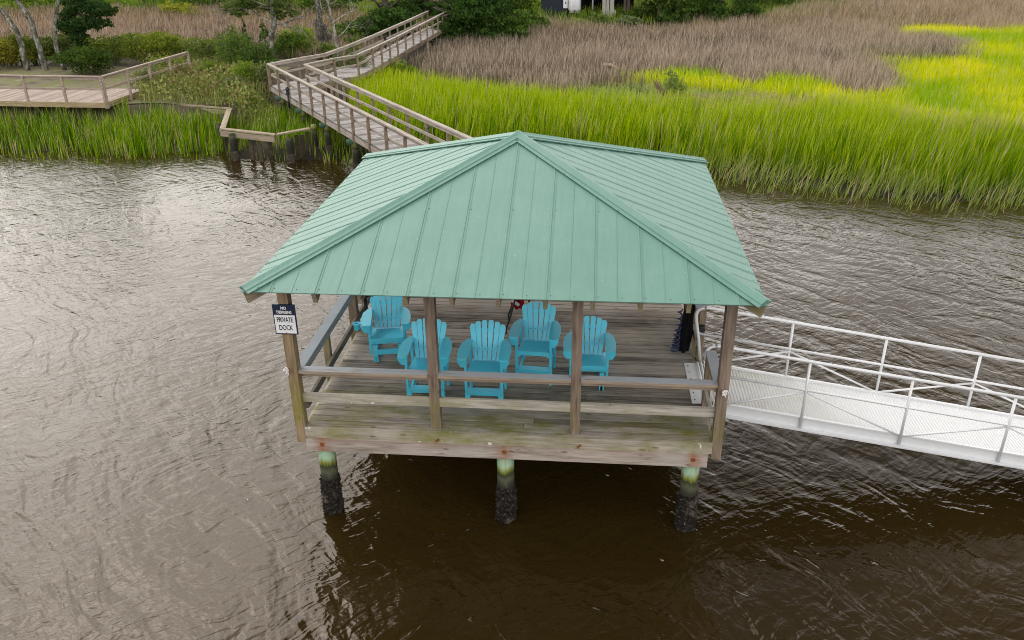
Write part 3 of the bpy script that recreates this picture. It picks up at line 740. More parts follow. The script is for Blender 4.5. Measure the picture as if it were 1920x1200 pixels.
def rail_run(pts, step, side, base=BH, first=0, hh=.90, parent=bw, mats=('bwrail', 'bwpost'), last=True, mid=True):
    pts = [Vector(p) for p in pts]
    for p, q2 in zip(pts[:-1], pts[1:]):
        u = (q2-p).normalized(); w_ = Vector((0, 0, 1)).cross(u)
        MB().beam(p+Vector((0, 0, hh)), q2+Vector((0, 0, hh)), .14, .042, ext=.035).beam(p+w_*side*-.02+Vector((0, 0, hh-.075)), q2+w_*side*-.02+Vector((0, 0, hh-.075)), .04, .10).build('handrail', M[mats[0]], parent)
        if mid: MB().beam(p+w_*side*-.045+Vector((0, 0, hh*.5)), q2+w_*side*-.045+Vector((0, 0, hh*.5)), .038, .09).build('mid_rail', M[mats[0]], parent)
        n = max(1, round((q2-p).length/step))
        for k in range(n+(1 if (last and q2 is pts[-1]) else 0)):
            c = p.lerp(q2, k/n); MB().frame(c+w_*side*.045+Vector((0, 0, (hh-.26)/2)), u, w_, (0, 0, 1), .085, .085, hh+.22).build('rail_post', M[mats[1]], parent)
def V3(p, z=BH): return Vector((p[0], p[1], z))
e1 = L0+dl*22.4; R0 = Vector((-10.96, 25.96, 0)); e2 = L0+nl*WBW+dl*22.4
ca = L0-nl*.045; cb = ca+dl*22.3; MB().tube([(ca.x, ca.y, BH+.01), (cb.x, cb.y, BH+.01)], .016, 6).build('cable', M['black'], bw)
rail_run([V3(L0), V3(e1)], 1.48, -1)
rail_run([V3(R0), V3(e2)], 1.48, 1)
OUT2 = [(-12.60, 26.1), (-11.8, 27.68), (-11.0, 28.95), (-10.7, 31.15), (-10.3, 35.44), (-9.88, 41.7), (-9.55, 47.4)]
IN2 = [(-10.96, 26.0), (-10.2, 27.56), (-9.45, 28.65), (-9.25, 30.64), (-8.95, 34.8), (-8.6, 41.4), (-8.3, 47.2)]
b = MB()
for k in range(len(OUT2)-1):
    o0, o1, i0, i1 = [Vector((*p, BH-.03)) for p in (OUT2[k], OUT2[k+1], IN2[k], IN2[k+1])]
    n = max(1, int((o1-o0).length/.145))
    for j in range(n):
        t = (j+.5)/n; b.beam(o0.lerp(o1, t), i0.lerp(i1, t), .132, .04)
b.build('deck', M['bw'], bw)
for pl in (OUT2, IN2):
    mb = MB()
    for p, q2 in zip(pl[:-1], pl[1:]): mb.beam((*p, BH-.15), (*q2, BH-.15), .04, .19)
    mb.build('stringer', M['bwpost'], bw)
rail_run([V3(p) for p in OUT2], 1.6, 1)
rail_run([V3(p) for p in IN2], 1.6, -1)
for k in range(8):                                             # pile bents
    s = 1.2+k*2.95; c = L0+dl*s
    for off in (.1, WBW-.1):
        p = c+nl*off; gz0 = float(terrain(p.x, p.y))-.5
        pl_ = MB().tube([(p.x, p.y, min(gz0, -.5)), (p.x, p.y, BH-.24)], .115, 12).build('pile', M['bwpile'], bw, True)
        if p.y < 22:
            cm = MB(); crust(cm, p.x, p.y, .115, min(gz0, -.2), .45, k*2+int(off*9)); cm.build('oyster_crust', M['mudcrust'], pl_)
    a = c+nl*-.16; e = c+nl*(WBW+.16); MB().tube([(a.x, a.y, BH-.33), (e.x, e.y, BH-.33)], .10, 12).build('cross_log', M['mint'], bw, True)
for k in range(1, len(OUT2)):
    for p in (OUT2[k], IN2[k]):
        MB().tube([(p[0], p[1], -.3), (p[0], p[1], BH-.24)], .10, 10).build('pile', M['bwpost'], bw, True)
lantern(-10.6, 22.42, BH-.2, .82, 'black path light by the left boardwalk rail near the corner')
lp = R0+dl*12.2+nl*.02; lantern(-3.95, 16.0, BH-.1, .78, 'black path light outside the boardwalk rail above the roof edge')
lantern(-10.05, 37.0, BH, .7, 'tiny black path light on the far boardwalk near the trees')

# ------------------------------------------------------------------ viewing platform on the left
PH = 1.33
pf = thing('viewing_platform', 'low timber platform with open railing at the left shore', 'deck', (-22, 25, 0))
F0, F1, S1 = Vector((-30.5, 23.75, 0)), Vector((-18.55, 23.2, 0)), Vector((-18.35, 26.2, 0))
b = MB(); uf = (F1-F0).normalized(); vf = Vector((-uf.y, uf.x, 0))
for k in range(86):
    a = F0+uf*(k*.1405); b.beam((a.x, a.y, PH-.02), (*(a+vf*3.0).xy, PH-.02), .134, .04)
b.build('deck', M['plat'], pf)
MB().beam((*(F0-vf*.03).xy, PH-.10), (*(F1-vf*.03).xy, PH-.10), .045, .21).build('rim_board', M['platrim'], pf)
MB().beam((*(F1+uf*.05).xy, PH-.10), (*(F1+uf*.05+vf*3.0).xy, PH-.10), .045, .21).build('rim_board', M['platrim'], pf)
rail_run([V3(F0+vf*.06, PH), V3(F1+vf*.06, PH)], 1.62, -1, hh=1.02, parent=pf, mats=('platrail', 'platrail'))
c0 = F1+vf*.06; end = Vector((-17.95, 29.9, PH))
rail_run([V3(c0, PH), Vector((*end.xy, PH))], 1.7, -1, hh=1.02, parent=pf, mats=('platrail', 'platrail'))
for k in range(5):
    p = F1+uf*(-.9-k*2.4)+vf*.25; MB().tube([(p.x, p.y, -.4), (p.x, p.y, PH-.2)], .11, 10).build('pile', M['bwpile'], pf, True)

# ------------------------------------------------------------------ bulkhead
bk = thing('bulkhead', 'old broken timber bulkhead stepping along the muddy shore', 'retaining wall', (-12, 21, 0))
CP = [at(262, 189, 1.08), at(430, 202, 1.08), at(417, 240, 1.08), at(517, 251, 1.08), at(580, 239, 1.08)]
for k, (p, q2) in enumerate(zip(CP[:-1], CP[1:])):
    p = Vector((*p, 1.05)); q2 = Vector((*q2, 1.05)); u = (q2-p).normalized(); w_ = Vector((-u.y, u.x, 0)); f = -w_
    MB().beam(p, q2, .20, .045).build('cap_board', M['oldcap'], bk)
    if k < 3: MB().beam(p+f*.09-Vector((0, 0, .15)), q2+f*.09-Vector((0, 0, .15)), .06, .20).build('wale', M['oldcap'], bk)
    mb = MB(); n = int((q2-p).length/.22)
    for j in range(n):
        if random.random() < (.42 if k in (1, 2) else .3 if k == 0 else .6): continue
        c = p.lerp(q2, (j+.5)/n); mb.frame(c+Vector((0, 0, -.66+random.uniform(-.38, 0)))+w_*random.uniform(-.03, .03), u, w_, (0, 0, 1), random.uniform(.14, .19), .04, 1.2)
    mb.build('sheet_planks', M['oldwood'], bk)
    for j in range(max(1, int((q2-p).length/1.7))):
        c = p.lerp(q2, (j+.25)/max(1, int((q2-p).length/1.7)))+f*.24
        pl_ = MB().tube([(c.x, c.y, -.6), (c.x, c.y, .9+.1*random.random())], [.13, .11], 10).build('pile', M['bwpile'], bk, True)
        cm = MB(); crust(cm, c.x, c.y, .12, -.3, .35, k*5+j); cm.build('oyster_crust', M['mudcrust'], pl_)
c = CP[4]; pl_ = MB().tube([(c[0]+.1, c[1]+.2, -.5), (c[0]+.1, c[1]+.2, 1.14)], .1, 10).build('pile', M['bwpile'], bk, True)

# ------------------------------------------------------------------ vegetation
def lerpc(a, b, t): return a+(b-a)*t[:, None]
def blades(name, pts, h, w, cols, lean=.25, tips=None, tipfrac=0., wind=(.1, 0)):
    n = len(pts); z = terrain(pts[:, 0], pts[:, 1])-.03
    az = rng.uniform(0, 2*np.pi, n); fx, fy = np.cos(az), np.sin(az)
    la = rng.uniform(0, 2*np.pi, n); lm = np.abs(rng.normal(0, lean, n))*h
    lx = np.cos(la)*lm+wind[0]*h; ly = np.sin(la)*lm+wind[1]*h
    base = np.stack([pts[:, 0], pts[:, 1], z], 1); wv = np.stack([fx*w/2, fy*w/2, 0*fx], 1)
    m = base+np.stack([lx*.32, ly*.32, h*.55], 1); t = base+np.stack([lx, ly, h*(1-.12*lm/h)], 1)
    V = np.stack([base-wv, base+wv, m-wv*.8, m+wv*.8, t], 1).reshape(-1, 3)
    i = np.arange(n)[:, None]*5
    q4 = np.concatenate([i+0, i+1, i+3, i+2, i+2, i+3, i+4], 1)
    sizes = np.tile([4, 3], n)
    cc = np.repeat(cols[:, None, :], 5, 1)
    if tips is not None:
        pick = rng.random(n) < tipfrac; cc[pick, 4] = tips; cc[pick, 2:4] = cc[pick, 2:4]*.6+np.array(tips)*.4
    return npmesh(name, V, q4.ravel(), sizes, cc.reshape(-1, 3), M['blade'])
def inpoly(x, y, poly):
    r = np.zeros(len(x), bool); n = len(poly)
    for i in range(n):
        x0, y0 = poly[i]; x1, y1 = poly[i-1]
        c = ((y0 > y) != (y1 > y)) & (x < (x1-x0)*(y-y0)/(y1-y0+1e-12)+x0); r ^= c
    return r
def scatter(poly, dens, clump=0):
    P = np.array(poly); lo, hi = P.min(0), P.max(0); n = int((hi-lo).prod()*dens)
    p = rng.uniform(lo-1.5, hi+1.5, (int(n*1.15), 2)); q_ = p
    if clump:                                                  # ragged, feathered margins
        w_ = np.stack([vnoise(p[:, 0], p[:, 1], 1.7, 71), vnoise(p[:, 0], p[:, 1], 1.7, 72)], 1)-.5
        q_ = p+w_*clump*3.2+rng.normal(0, clump*.5, p.shape)
    return p[inpoly(q_[:, 0], q_[:, 1], poly)]
def vnoise(x, y, s, seed=0):                                   # smooth value noise
    r = np.random.default_rng(seed).random((64, 64)); u = x/s+100; v = y/s+100
    i = np.floor(u).astype(int); j = np.floor(v).astype(int); a = u-i; b = v-j; a = a*a*(3-2*a); b = b*b*(3-2*b); g = lambda p, q: r[p % 64, q % 64]
    return g(i, j)*(1-a)*(1-b)+g(i+1, j)*a*(1-b)+g(i, j+1)*(1-a)*b+g(i+1, j+1)*a*b
def clumped(p, s, seed):
    v = vnoise(p[:, 0], p[:, 1], s, seed)*.6+vnoise(p[:, 0]*.35, p[:, 1], s*.8, seed+1)*.4
    return p[rng.random(len(p)) < np.clip((v-.22)*2.4, .06, 1)]
def clear_of_walks(p):
    """keep blades off the boardwalk deck and platform"""
    x, y = p[:, 0], p[:, 1]
    rel = np.stack([x-L0.x, y-L0.y], 1); s_ = rel@np.array(dl.xy); t_ = rel@np.array(nl.xy)
    k = ~((t_ > -.15) & (t_ < WBW+.15) & (s_ > -.5) & (s_ < 23))
    k &= ~inpoly(x, y, OUT2+IN2[::-1])
    k &= ~((x > -31) & (x < -18.3) & (y > 23.0) & (y < 26.5))
    return p[k]
PX = lambda pts, z: [at(a, b_, z) for a, b_ in pts]
brown = PX([(720, 112), (780, 128), (860, 146), (1000, 158), (1080, 150), (1160, 140), (1270, 126), (1330, 133), (1420, 152), (1470, 140), (1530, 148), (1570, 166), (1640, 166), (1700, 150), (1706, 132), (1680, 112), (1640, 102), (1720, 106), (1800, 104), (1822, 78), (1790, 66), (1700, 62), (1690, 54), (1760, 46), (1850, 50), (1960, 42), (2060, 30), (2000, 2), (1700, 2), (1500, 22), (1400, 36), (1200, 52), (1010, 38), (900, 52), (830, 72)], .85)
brownL = PX([(-900, 90), (200, 92), (420, 95), (640, 110), (760, 70), (800, 60), (640, 22), (400, 24), (0, 28), (-700, 28)], .85)
midband = PX([(720, 128), (780, 128), (860, 146), (1000, 158), (1080, 150), (1270, 150), (1420, 168), (1560, 178), (1560, 190), (1400, 198), (1200, 196), (1000, 184), (880, 170), (760, 155)], .55)
yellow = PX([(1160, 140), (1270, 126), (1330, 133), (1420, 152), (1470, 140), (1530, 148), (1570, 166), (1640, 166), (1700, 150), (1706, 132), (1680, 112), (1640, 102), (1720, 106), (1800, 104), (1822, 78), (1790, 66), (1700, 62), (1690, 54), (1760, 46), (1850, 50), (1960, 42), (2200, 40), (2300, 250), (1920, 245), (1700, 225), (1560, 200), (1560, 178), (1420, 168), (1270, 150)], .85)
def shore_y(x): return np.interp(x, SX, SY)
# tall front band on the right, from the water back to the mid band
front = PX([(640, 128), (720, 140), (760, 155), (880, 170), (1000, 184), (1200, 196), (1400, 198), (1560, 196), (1700, 225), (1920, 245), (2250, 250)], .9)+[(24, 12.2), (13.9, 13.9), (10.6, 14.0), (7.7, 15.2), (5.2, 16.2), (-3, 17.8), (-7, 19.0)]
BACK = np.array(PX([(880, 170), (1000, 184), (1200, 196), (1400, 198), (1560, 196), (1700, 225), (1920, 245), (2250, 250)], .9))
p = clear_of_walks(clumped(scatter(front, 430, .25), .40, 61)); dsh = p[:, 1]-shore_y(p[:, 0])+1.0*(vnoise(p[:, 0], p[:, 1], 1.1, 66)-.5)
den = np.interp(dsh, [-1.5, -.9, -.2, .7, 1.3, 1.9, 3], [.02, .07, .13, .22, .30, .8, 1.0])
keep = rng.random(len(p)) < den; p = p[keep]; dsh = dsh[keep]; n = len(p)
t = np.clip(rng.normal(.42, .38, n)+.4*(vnoise(p[:, 0], p[:, 1], 1.6, 3)-.5)+.10*(dsh-3), 0, 1)
col = lerpc(np.array([.075, .20, .0]), np.array([.40, .52, .0]), t)
olive = np.clip((1.7-dsh)/.8, 0, 1)*rng.uniform(.4, 1, n); col = lerpc(col, np.array([.25, .29, .085]), np.clip(olive, 0, 1))
yb = np.interp(p[:, 0], BACK[:, 0], BACK[:, 1]); bd = yb-p[:, 1]
tan = rng.random(n) < .04+.5*np.clip(vnoise(p[:, 0], p[:, 1], .9, 91)-.66, 0, 1)+.55*np.exp(-((bd-.9)/.9)**2)*np.clip((p[:, 0]-2)/6, 0, 1)*vnoise(p[:, 0], p[:, 1], 1.2, 8)*1.6; col[tan] = np.array([.56, .46, .30])*rng.uniform(.7, 1.1, (tan.sum(), 1))
wr = (rng.random(n) < .12*np.clip(1.6-dsh, 0, 1)); col[wr] = np.array([.42, .38, .20])*rng.uniform(.7, 1.1, (wr.sum(), 1))
h = rng.uniform(.75, 1.5, n)*np.interp(dsh, [-1, 0, 1.4, 2.2], [.55, .62, .72, 1.0]); wid = rng.uniform(.016, .040, n)*np.interp(dsh, [0, 2], [.75, 1.])
edge = dsh < 1.2
for sel, ln, wnd in ((edge, .30, (.32, .02)), (~edge, .14, (.10, -.03))):
    tag(blades('marsh_grass', p[sel], h[sel], wid[sel], col[sel], ln, (.50, .52, .06), .22, wnd), 'sparse pale cordgrass leaning out of the water along the right shore' if ln > .2 else 'tall bright green cordgrass along the right shore', 'marsh grass', kind='stuff')
# left front band and the pocket behind the bulkhead
lf = [(-46, 19.2), (-31, 18.6), (-21, 18.3), (-16.7, 18.3), (-13.2, 18.9), (-12.6, 20.5), (-12.9, 23.2), (-18.0, 23.7), (-18.5, 23.9), (-31, 24.2), (-46, 24.6)]
pk = [(-12.3, 19.6), (-8.8, 19.3), (-7.2, 18.9), (-5.4, 18.2), (-3.8, 18.0), (-8.2, 21.6), (-11.2, 25.6), (-13.4, 26.0), (-13.2, 23.0)]
pa = scatter(lf, 360); pb = scatter(pk, 260); pa = clear_of_walks(clumped(pa, .34, 62)); pb = clumped(pb, .34, 63); p = np.concatenate([pa, pb]); low = np.arange(len(p)) >= len(pa); dsh = p[:, 1]-shore_y(p[:, 0])
dsh = dsh+.9*(vnoise(p[:, 0], p[:, 1], 1.0, 67)-.5)
keep = rng.random(len(p)) < np.interp(dsh, [-1.6, -.8, -.2, .5, 1.2], [.03, .10, .22, .5, 1]); low = low[keep]; p = p[keep]; dsh = dsh[keep]; n = len(p)
t = np.clip(rng.normal(.42, .36, n)+.5*(vnoise(p[:, 0], p[:, 1], 1.2, 5)-.5), 0, 1)
col = lerpc(np.array([.055, .16, .0]), np.array([.30, .45, .0]), t)
tan = rng.random(n) < .10+.2*(dsh < .4); col[tan] = np.array([.42, .36, .16])*rng.uniform(.7, 1.1, (tan.sum(), 1))
tag(blades('marsh_grass', p, rng.uniform(.65, 1.2, n)*np.clip(.7+dsh*.2, .55, 1.)*np.where(low, .72, 1), rng.uniform(.016, .036, n), col, .17, (.50, .46, .2), .15, (.05, -.03)), 'bright green cordgrass at the left shore below the platform', 'marsh grass', kind='stuff')
# yellow cordgrass meadow
p = scatter(yellow, 110, .6); n = len(p)
v = vnoise(p[:, 0], p[:, 1], 4, 11)*.6+vnoise(p[:, 0], p[:, 1], 1.3, 12)*.4
t = np.clip((v-.25)*1.6+rng.normal(0, .18, n)-.22*np.clip((15-p[:, 0])/8, 0, 1), 0, 1); col = lerpc(np.array([.26, .44, .0]), np.array([.76, .72, .0]), t)
near = np.clip((24.5-p[:, 1])/4, 0, 1); tan = rng.random(n) < .04+.30*near; col[tan] = np.array([.58, .48, .28])*rng.uniform(.7, 1.1, (tan.sum(), 1))
tag(blades('yellow_cordgrass', p, rng.uniform(.5, .85, n), rng.uniform(.022, .045, n), col, .26, (.62, .58, .2), .15, (.06, 0)), 'yellow green cordgrass meadow at the right', 'marsh grass', kind='stuff')
# brown needle rush
for poly, lab in ((brown, 'brown grey needle rush spreading behind the green cordgrass'), (brownL, 'brown needle rush beyond the left hedge')):
    p = clear_of_walks(scatter(poly, 66, .8)); n = len(p)
    v = vnoise(p[:, 0], p[:, 1], 5, 21)*.5+vnoise(p[:, 0], p[:, 1], 1.6, 22)*.5
    t = np.clip((v-.2)*1.5+rng.normal(0, .25, n), 0, 1); col = lerpc(np.array([.13, .100, .072]), np.array([.40, .315, .235]), t)
    ol = rng.random(n) < np.clip(.10+1.3*(vnoise(p[:, 0], p[:, 1], 6, 23)-.55), .05, .7); col[ol] = np.array([.24, .235, .10])*rng.uniform(.7, 1.2, (ol.sum(), 1))
    rd = rng.random(n) < np.clip((p[:, 1]-44)/25, 0, .5); col[rd] = np.array([.40, .28, .15])*rng.uniform(.7, 1.1, (rd.sum(), 1))
    if poly is brownL: col *= np.array([.88, .80, .80])
    tag(blades('needle_rush', p, rng.uniform(.7, 1.1, n), rng.uniform(.024, .05, n), col, .22, (.60, .50, .39), .4, (.05, 0)), lab, 'rush', kind='stuff')
# low succulent mid band and scrub
def leafcloud(name, pts, size, cols, mat=None, parent=None, flat=0.):
    n = len(pts); nv = rng.normal(size=(n, 3)); nv[:, 2] += flat; nv /= np.linalg.norm(nv, axis=1)[:, None]
    a = np.cross(nv, rng.normal(size=(n, 3))); a /= np.linalg.norm(a, axis=1)[:, None]+1e-9; b_ = np.cross(nv, a)
    s = size[:, None]; V = np.stack([pts-a*s*.5, pts-b_*s*.30, pts+a*s*.5, pts+b_*s*.30], 1).reshape(-1, 3)
    return npmesh(name, V, np.arange(4*n), np.full(n, 4), np.repeat(cols, 4, 0), mat or M['leaf'], parent)
p = clear_of_walks(scatter(midband, 140, .5)); n = len(p); t = np.clip(vnoise(p[:, 0], p[:, 1], 1.5, 31)+rng.normal(0, .2, n), 0, 1)
col = lerpc(np.array([.17, .24, .06]), np.array([.42, .50, .14]), t)
wr = rng.random(n) < np.clip(2.2*(vnoise(p[:, 0], p[:, 1], 2.4, 33)-.62), 0, .9); col[wr] = np.array([.42, .29, .22])*rng.uniform(.7, 1.15, (wr.sum(), 1))
tag(blades('salt_meadow', p, rng.uniform(.22, .5, n), rng.uniform(.03, .06, n), col, .5), 'low pale green plants and reddish wrack between rush and cordgrass', 'ground cover', kind='stuff')
scr = PX([(262, 184), (430, 192), (520, 200), (505, 150), (420, 96), (300, 118), (240, 165)], 1.3)
p = clear_of_walks(scatter(scr, 190)); n = len(p); hh = rng.random(n)**.7*.75
pts = np.stack([p[:, 0], p[:, 1], terrain(p[:, 0], p[:, 1])+hh*(.4+1.0*vnoise(p[:, 0], p[:, 1], 1.3, 41))], 1)
t = np.clip(vnoise(p[:, 0], p[:, 1], 1.1, 42)*1.2-.1+rng.normal(0, .2, n), 0, 1); col = lerpc(np.array([.10, .13, .03]), np.array([.34, .37, .11]), t)
rd = rng.random(n) < .22; col[rd] = np.array([.26, .18, .10])*rng.uniform(.6, 1.3, (rd.sum(), 1))
tag(leafcloud('scrub_ground_cover', pts, rng.uniform(.08, .2, n), col), 'tangled low scrub between the platform and the boardwalk', 'ground cover', kind='stuff')
p = clear_of_walks(scatter(scr, 55, .3)); n = len(p); col = lerpc(np.array([.14, .20, .03]), np.array([.42, .42, .14]), rng.random(n))
tag(blades('scrub_grass', p, rng.uniform(.4, .9, n), rng.uniform(.02, .045, n), col, .35), 'loose grass standing in the scrub left of the boardwalk', 'grass', kind='stuff')
# far bank greenery floor
bank = [(-75, 60), (-30, 58), (-14, 54), (-4, 57), (8, 56), (16, 57), (30, 72), (60, 70), (60, 95), (-75, 95)]
p = scatter(bank, 16); n = len(p); col = lerpc(np.array([.10, .17, .02]), np.array([.30, .40, .05]), np.clip(vnoise(p[:, 0], p[:, 1], 3, 51)+rng.normal(0, .15, n), 0, 1))
tag(blades('bank_grass', p, rng.uniform(.35, .9, n), rng.uniform(.05, .11, n), col, .35), 'green grass on the far bank below the house', 'grass', kind='stuff')

def foliage(blobs, count, size, c0, c1, name='foliage', parent=None, shell=.55, seed=0, hollow=.0):
    """many leaf faces through several uneven lobes, thinner towards each lobe's middle"""
    rg = np.random.default_rng(seed+100); tot = sum((b_[3]*b_[4]*b_[5])**.667 for b_ in blobs); P_ = []; T = []
    for (cx, cy, cz, rx, ry, rz) in blobs:
        k = max(20, int(count*(rx*ry*rz)**.667/tot)); ntw = max(6, k//14)
        d_ = rg.normal(size=(ntw, 3)); d_ /= np.linalg.norm(d_, axis=1)[:, None]
        r_ = (shell+(1-shell)*rg.random(ntw)**.6)*rg.uniform(.72, 1.12, ntw)
        tw = d_*r_[:, None]; pick = rg.integers(0, ntw, k)
        q_ = tw[pick]+rg.normal(0, .11, (k, 3)); P_.append(q_*np.array([rx, ry, rz])+np.array([cx, cy, cz])); tt = rg.random(ntw)
        T.append(np.clip(tt[pick]*.75+rg.normal(0, .14, k)+.22, 0, 1))
    P_ = np.concatenate(P_); T = np.concatenate(T)
    return leafcloud(name, P_, rg.uniform(.7, 1.35, len(P_))*size, lerpc(np.array(c0), np.array(c1), T), None, parent, .35)
def bush(label, x, y, w, h, c0, c1, leaves=3500, size=.11, dpt=None, group=None, lobes=5, name='shrub', cat='shrub', z=None):
    z = float(terrain(x, y)) if z is None else z; dpt = dpt or w*.8; rg = random.Random(label)
    o = thing(name, label, cat, (x, y, z), group); bl = [(x, y, z+h*.45, w*.40, dpt*.40, h*.45)]
    for k in range(lobes):
        a = rg.uniform(0, 6.28); r = rg.uniform(.3, .95)
        rr = rg.uniform(.22, .36)
        bl.append((x+math.cos(a)*r*w*.34, y+math.sin(a)*r*dpt*.34, z+h*rg.uniform(.35, .78), w*rr, dpt*rr, h*rg.uniform(.2, .32)))
    foliage(bl, leaves, size, c0, c1, parent=o, seed=hash_(label))
    s = MB()
    for k in range(7):
        a = rg.uniform(0, 6.28); e = rg.uniform(.15, .35)
        s.tube([(x+math.cos(a)*.06*w, y+math.sin(a)*.06*w, z-.1), (x+math.cos(a)*e*w*.5, y+math.sin(a)*e*dpt*.5, z+h*.4), (x+math.cos(a)*e*w, y+math.sin(a)*e*dpt, z+h*.75)], [.035, .025, .01], 6)
    s.build('stem', M['bark'], o)
    return o
def hash_(s): return sum(ord(c)*(i+1) for i, c in enumerate(s)) % 9973
def grow(mb, p, d, length, r, depth, rg, spread=.55, tips=None, wig=.25, seg=4):
    """a tapering, wandering branch that forks"""
    pts = [Vector(p)]; rs = [r]; d = Vector(d).normalized()
    for i in range(seg):
        d = (d+Vector((rg.gauss(0, wig), rg.gauss(0, wig), rg.gauss(0, wig)))*.55).normalized(); pts.append(pts[-1]+d*length/seg); rs.append(r*(1-.55*(i+1)/seg))
    mb.tube(pts, rs, 7 if r > .03 else 4)
    if depth <= 0:
        if tips is not None: tips.append(pts[-1])
        return
    for k in range(rg.choice((2, 3, 3))):
        i = rg.randint(max(1, seg-2), seg); nd = (d+Vector((rg.gauss(0, spread), rg.gauss(0, spread), rg.gauss(.05, spread)))).normalized()
        grow(mb, pts[i], nd, length*rg.uniform(.55, .8), rs[i]*.72, depth-1, rg, spread, tips, wig, max(2, seg-1))
def tree(label, trunk, radii, limbs, crown, leaves, size, c0, c1, bark='lichenbark', seed=1, name='tree', twig=None, shell=.35):
    x, y = trunk[0][0], trunk[0][1]; o = thing(name, label, 'tree', (x, y, trunk[0][2])); rg = random.Random(seed)
    t = MB(); pts = [Vector(p) for p in trunk]; sm = []; rs = []
    for i in range(len(pts)-1):
        for k in range(4):
            f = k/4; sm.append(pts[i].lerp(pts[i+1], f)+Vector((rg.gauss(0, .015), rg.gauss(0, .015), 0))); rs.append(radii[i]*(1-f)+radii[i+1]*f)
    sm.append(pts[-1]); rs.append(radii[-1]); t.tube(sm, rs, 12); t.build('trunk', M[bark], o, True)
    if limbs:
        for (p0, d0, ln, rr, dp) in limbs:
            mb = MB(); grow(mb, p0, d0, ln, rr, dp, rg); mb.build('limb', M[twig or bark], o, True)
    if crown: foliage(crown, leaves, size, c0, c1, 'crown', o, shell, seed)
    return o
DG0, DG1 = (.012, .035, .008), (.075, .135, .025)
MG0, MG1 = (.03, .075, .012), (.15, .24, .035)
YG0, YG1 = (.075, .10, .012), (.34, .36, .04)
# three leaning lichen trunks at the left
z0 = 1.05
B = [(-27.7, 32.2), (-26.75, 32.3), (-25.85, 32.5)]
T1 = [(*B[0], z0), aty(42, 90, 32.2), aty(30, 55, 32.2), aty(0, 17, 32.2), aty(-60, -25, 32.2), aty(-110, -90, 32.2)]
T2 = [(*B[1], z0), aty(72, 85, 32.3), aty(58, 40, 32.3), aty(33, 0, 32.3), aty(18, -60, 32.3), aty(10, -110, 32.3)]
T3 = [(*B[2], z0), aty(104, 85, 32.5), aty(103, 40, 32.5), aty(108, 5, 32.5), aty(118, -50, 32.5), aty(115, -110, 32.5)]
for lab, T, ra in (('leaning lichen covered oak trunk, the leftmost of three bending left', T1, .15), ('lichen covered oak trunk, middle of the three leaning left', T2, .15), ('straighter thin lichen trunk, right of the two leaning trunks', T3, .115)):
    e = Vector(T[-1]); tree(lab, T, [ra, ra*.9, ra*.85, ra*.75, ra*.6, ra*.4], [(T[-2], (.5, .2, .6), 1.4, .05, 2), (T[-1], (-.4, .3, .7), 1.4, .05, 2)],
                            [(e.x-.6, e.y+.3, e.z+.8, 1.5, 1.4, .7), (e.x+.9, e.y, e.z+.5, 1.2, 1.2, .6)], 2500, .14, DG0, MG1, seed=hash_(lab), name='oak_tree')
# dark evergreen beside them
c = aty(152, 100, 33.5); T = [(c[0], 33.5, 1.0), aty(151, 60, 33.5), aty(150, 5, 33.5), aty(148, -60, 33.5)]
A = lambda px, py, y, rx, rz, ry=None: (*aty(px, py, y), rx, ry or rx, rz)
tree('small dark evergreen tree rising behind the round shrub', T, [.13, .11, .08, .04], [(T[2], (-.4, 0, .6), 1.2, .03, 2), (T[2], (.6, 0, .5), 1.3, .03, 2)],
     [A(150, 70, 33.5, .62, .42), A(140, 48, 33.4, .65, .4), A(165, 42, 33.4, .7, .42), A(125, 25, 33.6, .55, .3), A(190, 45, 33.6, .55, .25), A(180, 15, 33.8, .8, .4), A(145, 8, 33.6, .8, .5), A(200, 20, 33.9, .6, .3), A(118, 45, 33.5, .5, .35), A(160, 85, 33.5, .5, .2)], 9500, .13, (.012, .04, .012), (.06, .115, .026), seed=5, name='evergreen_tree')
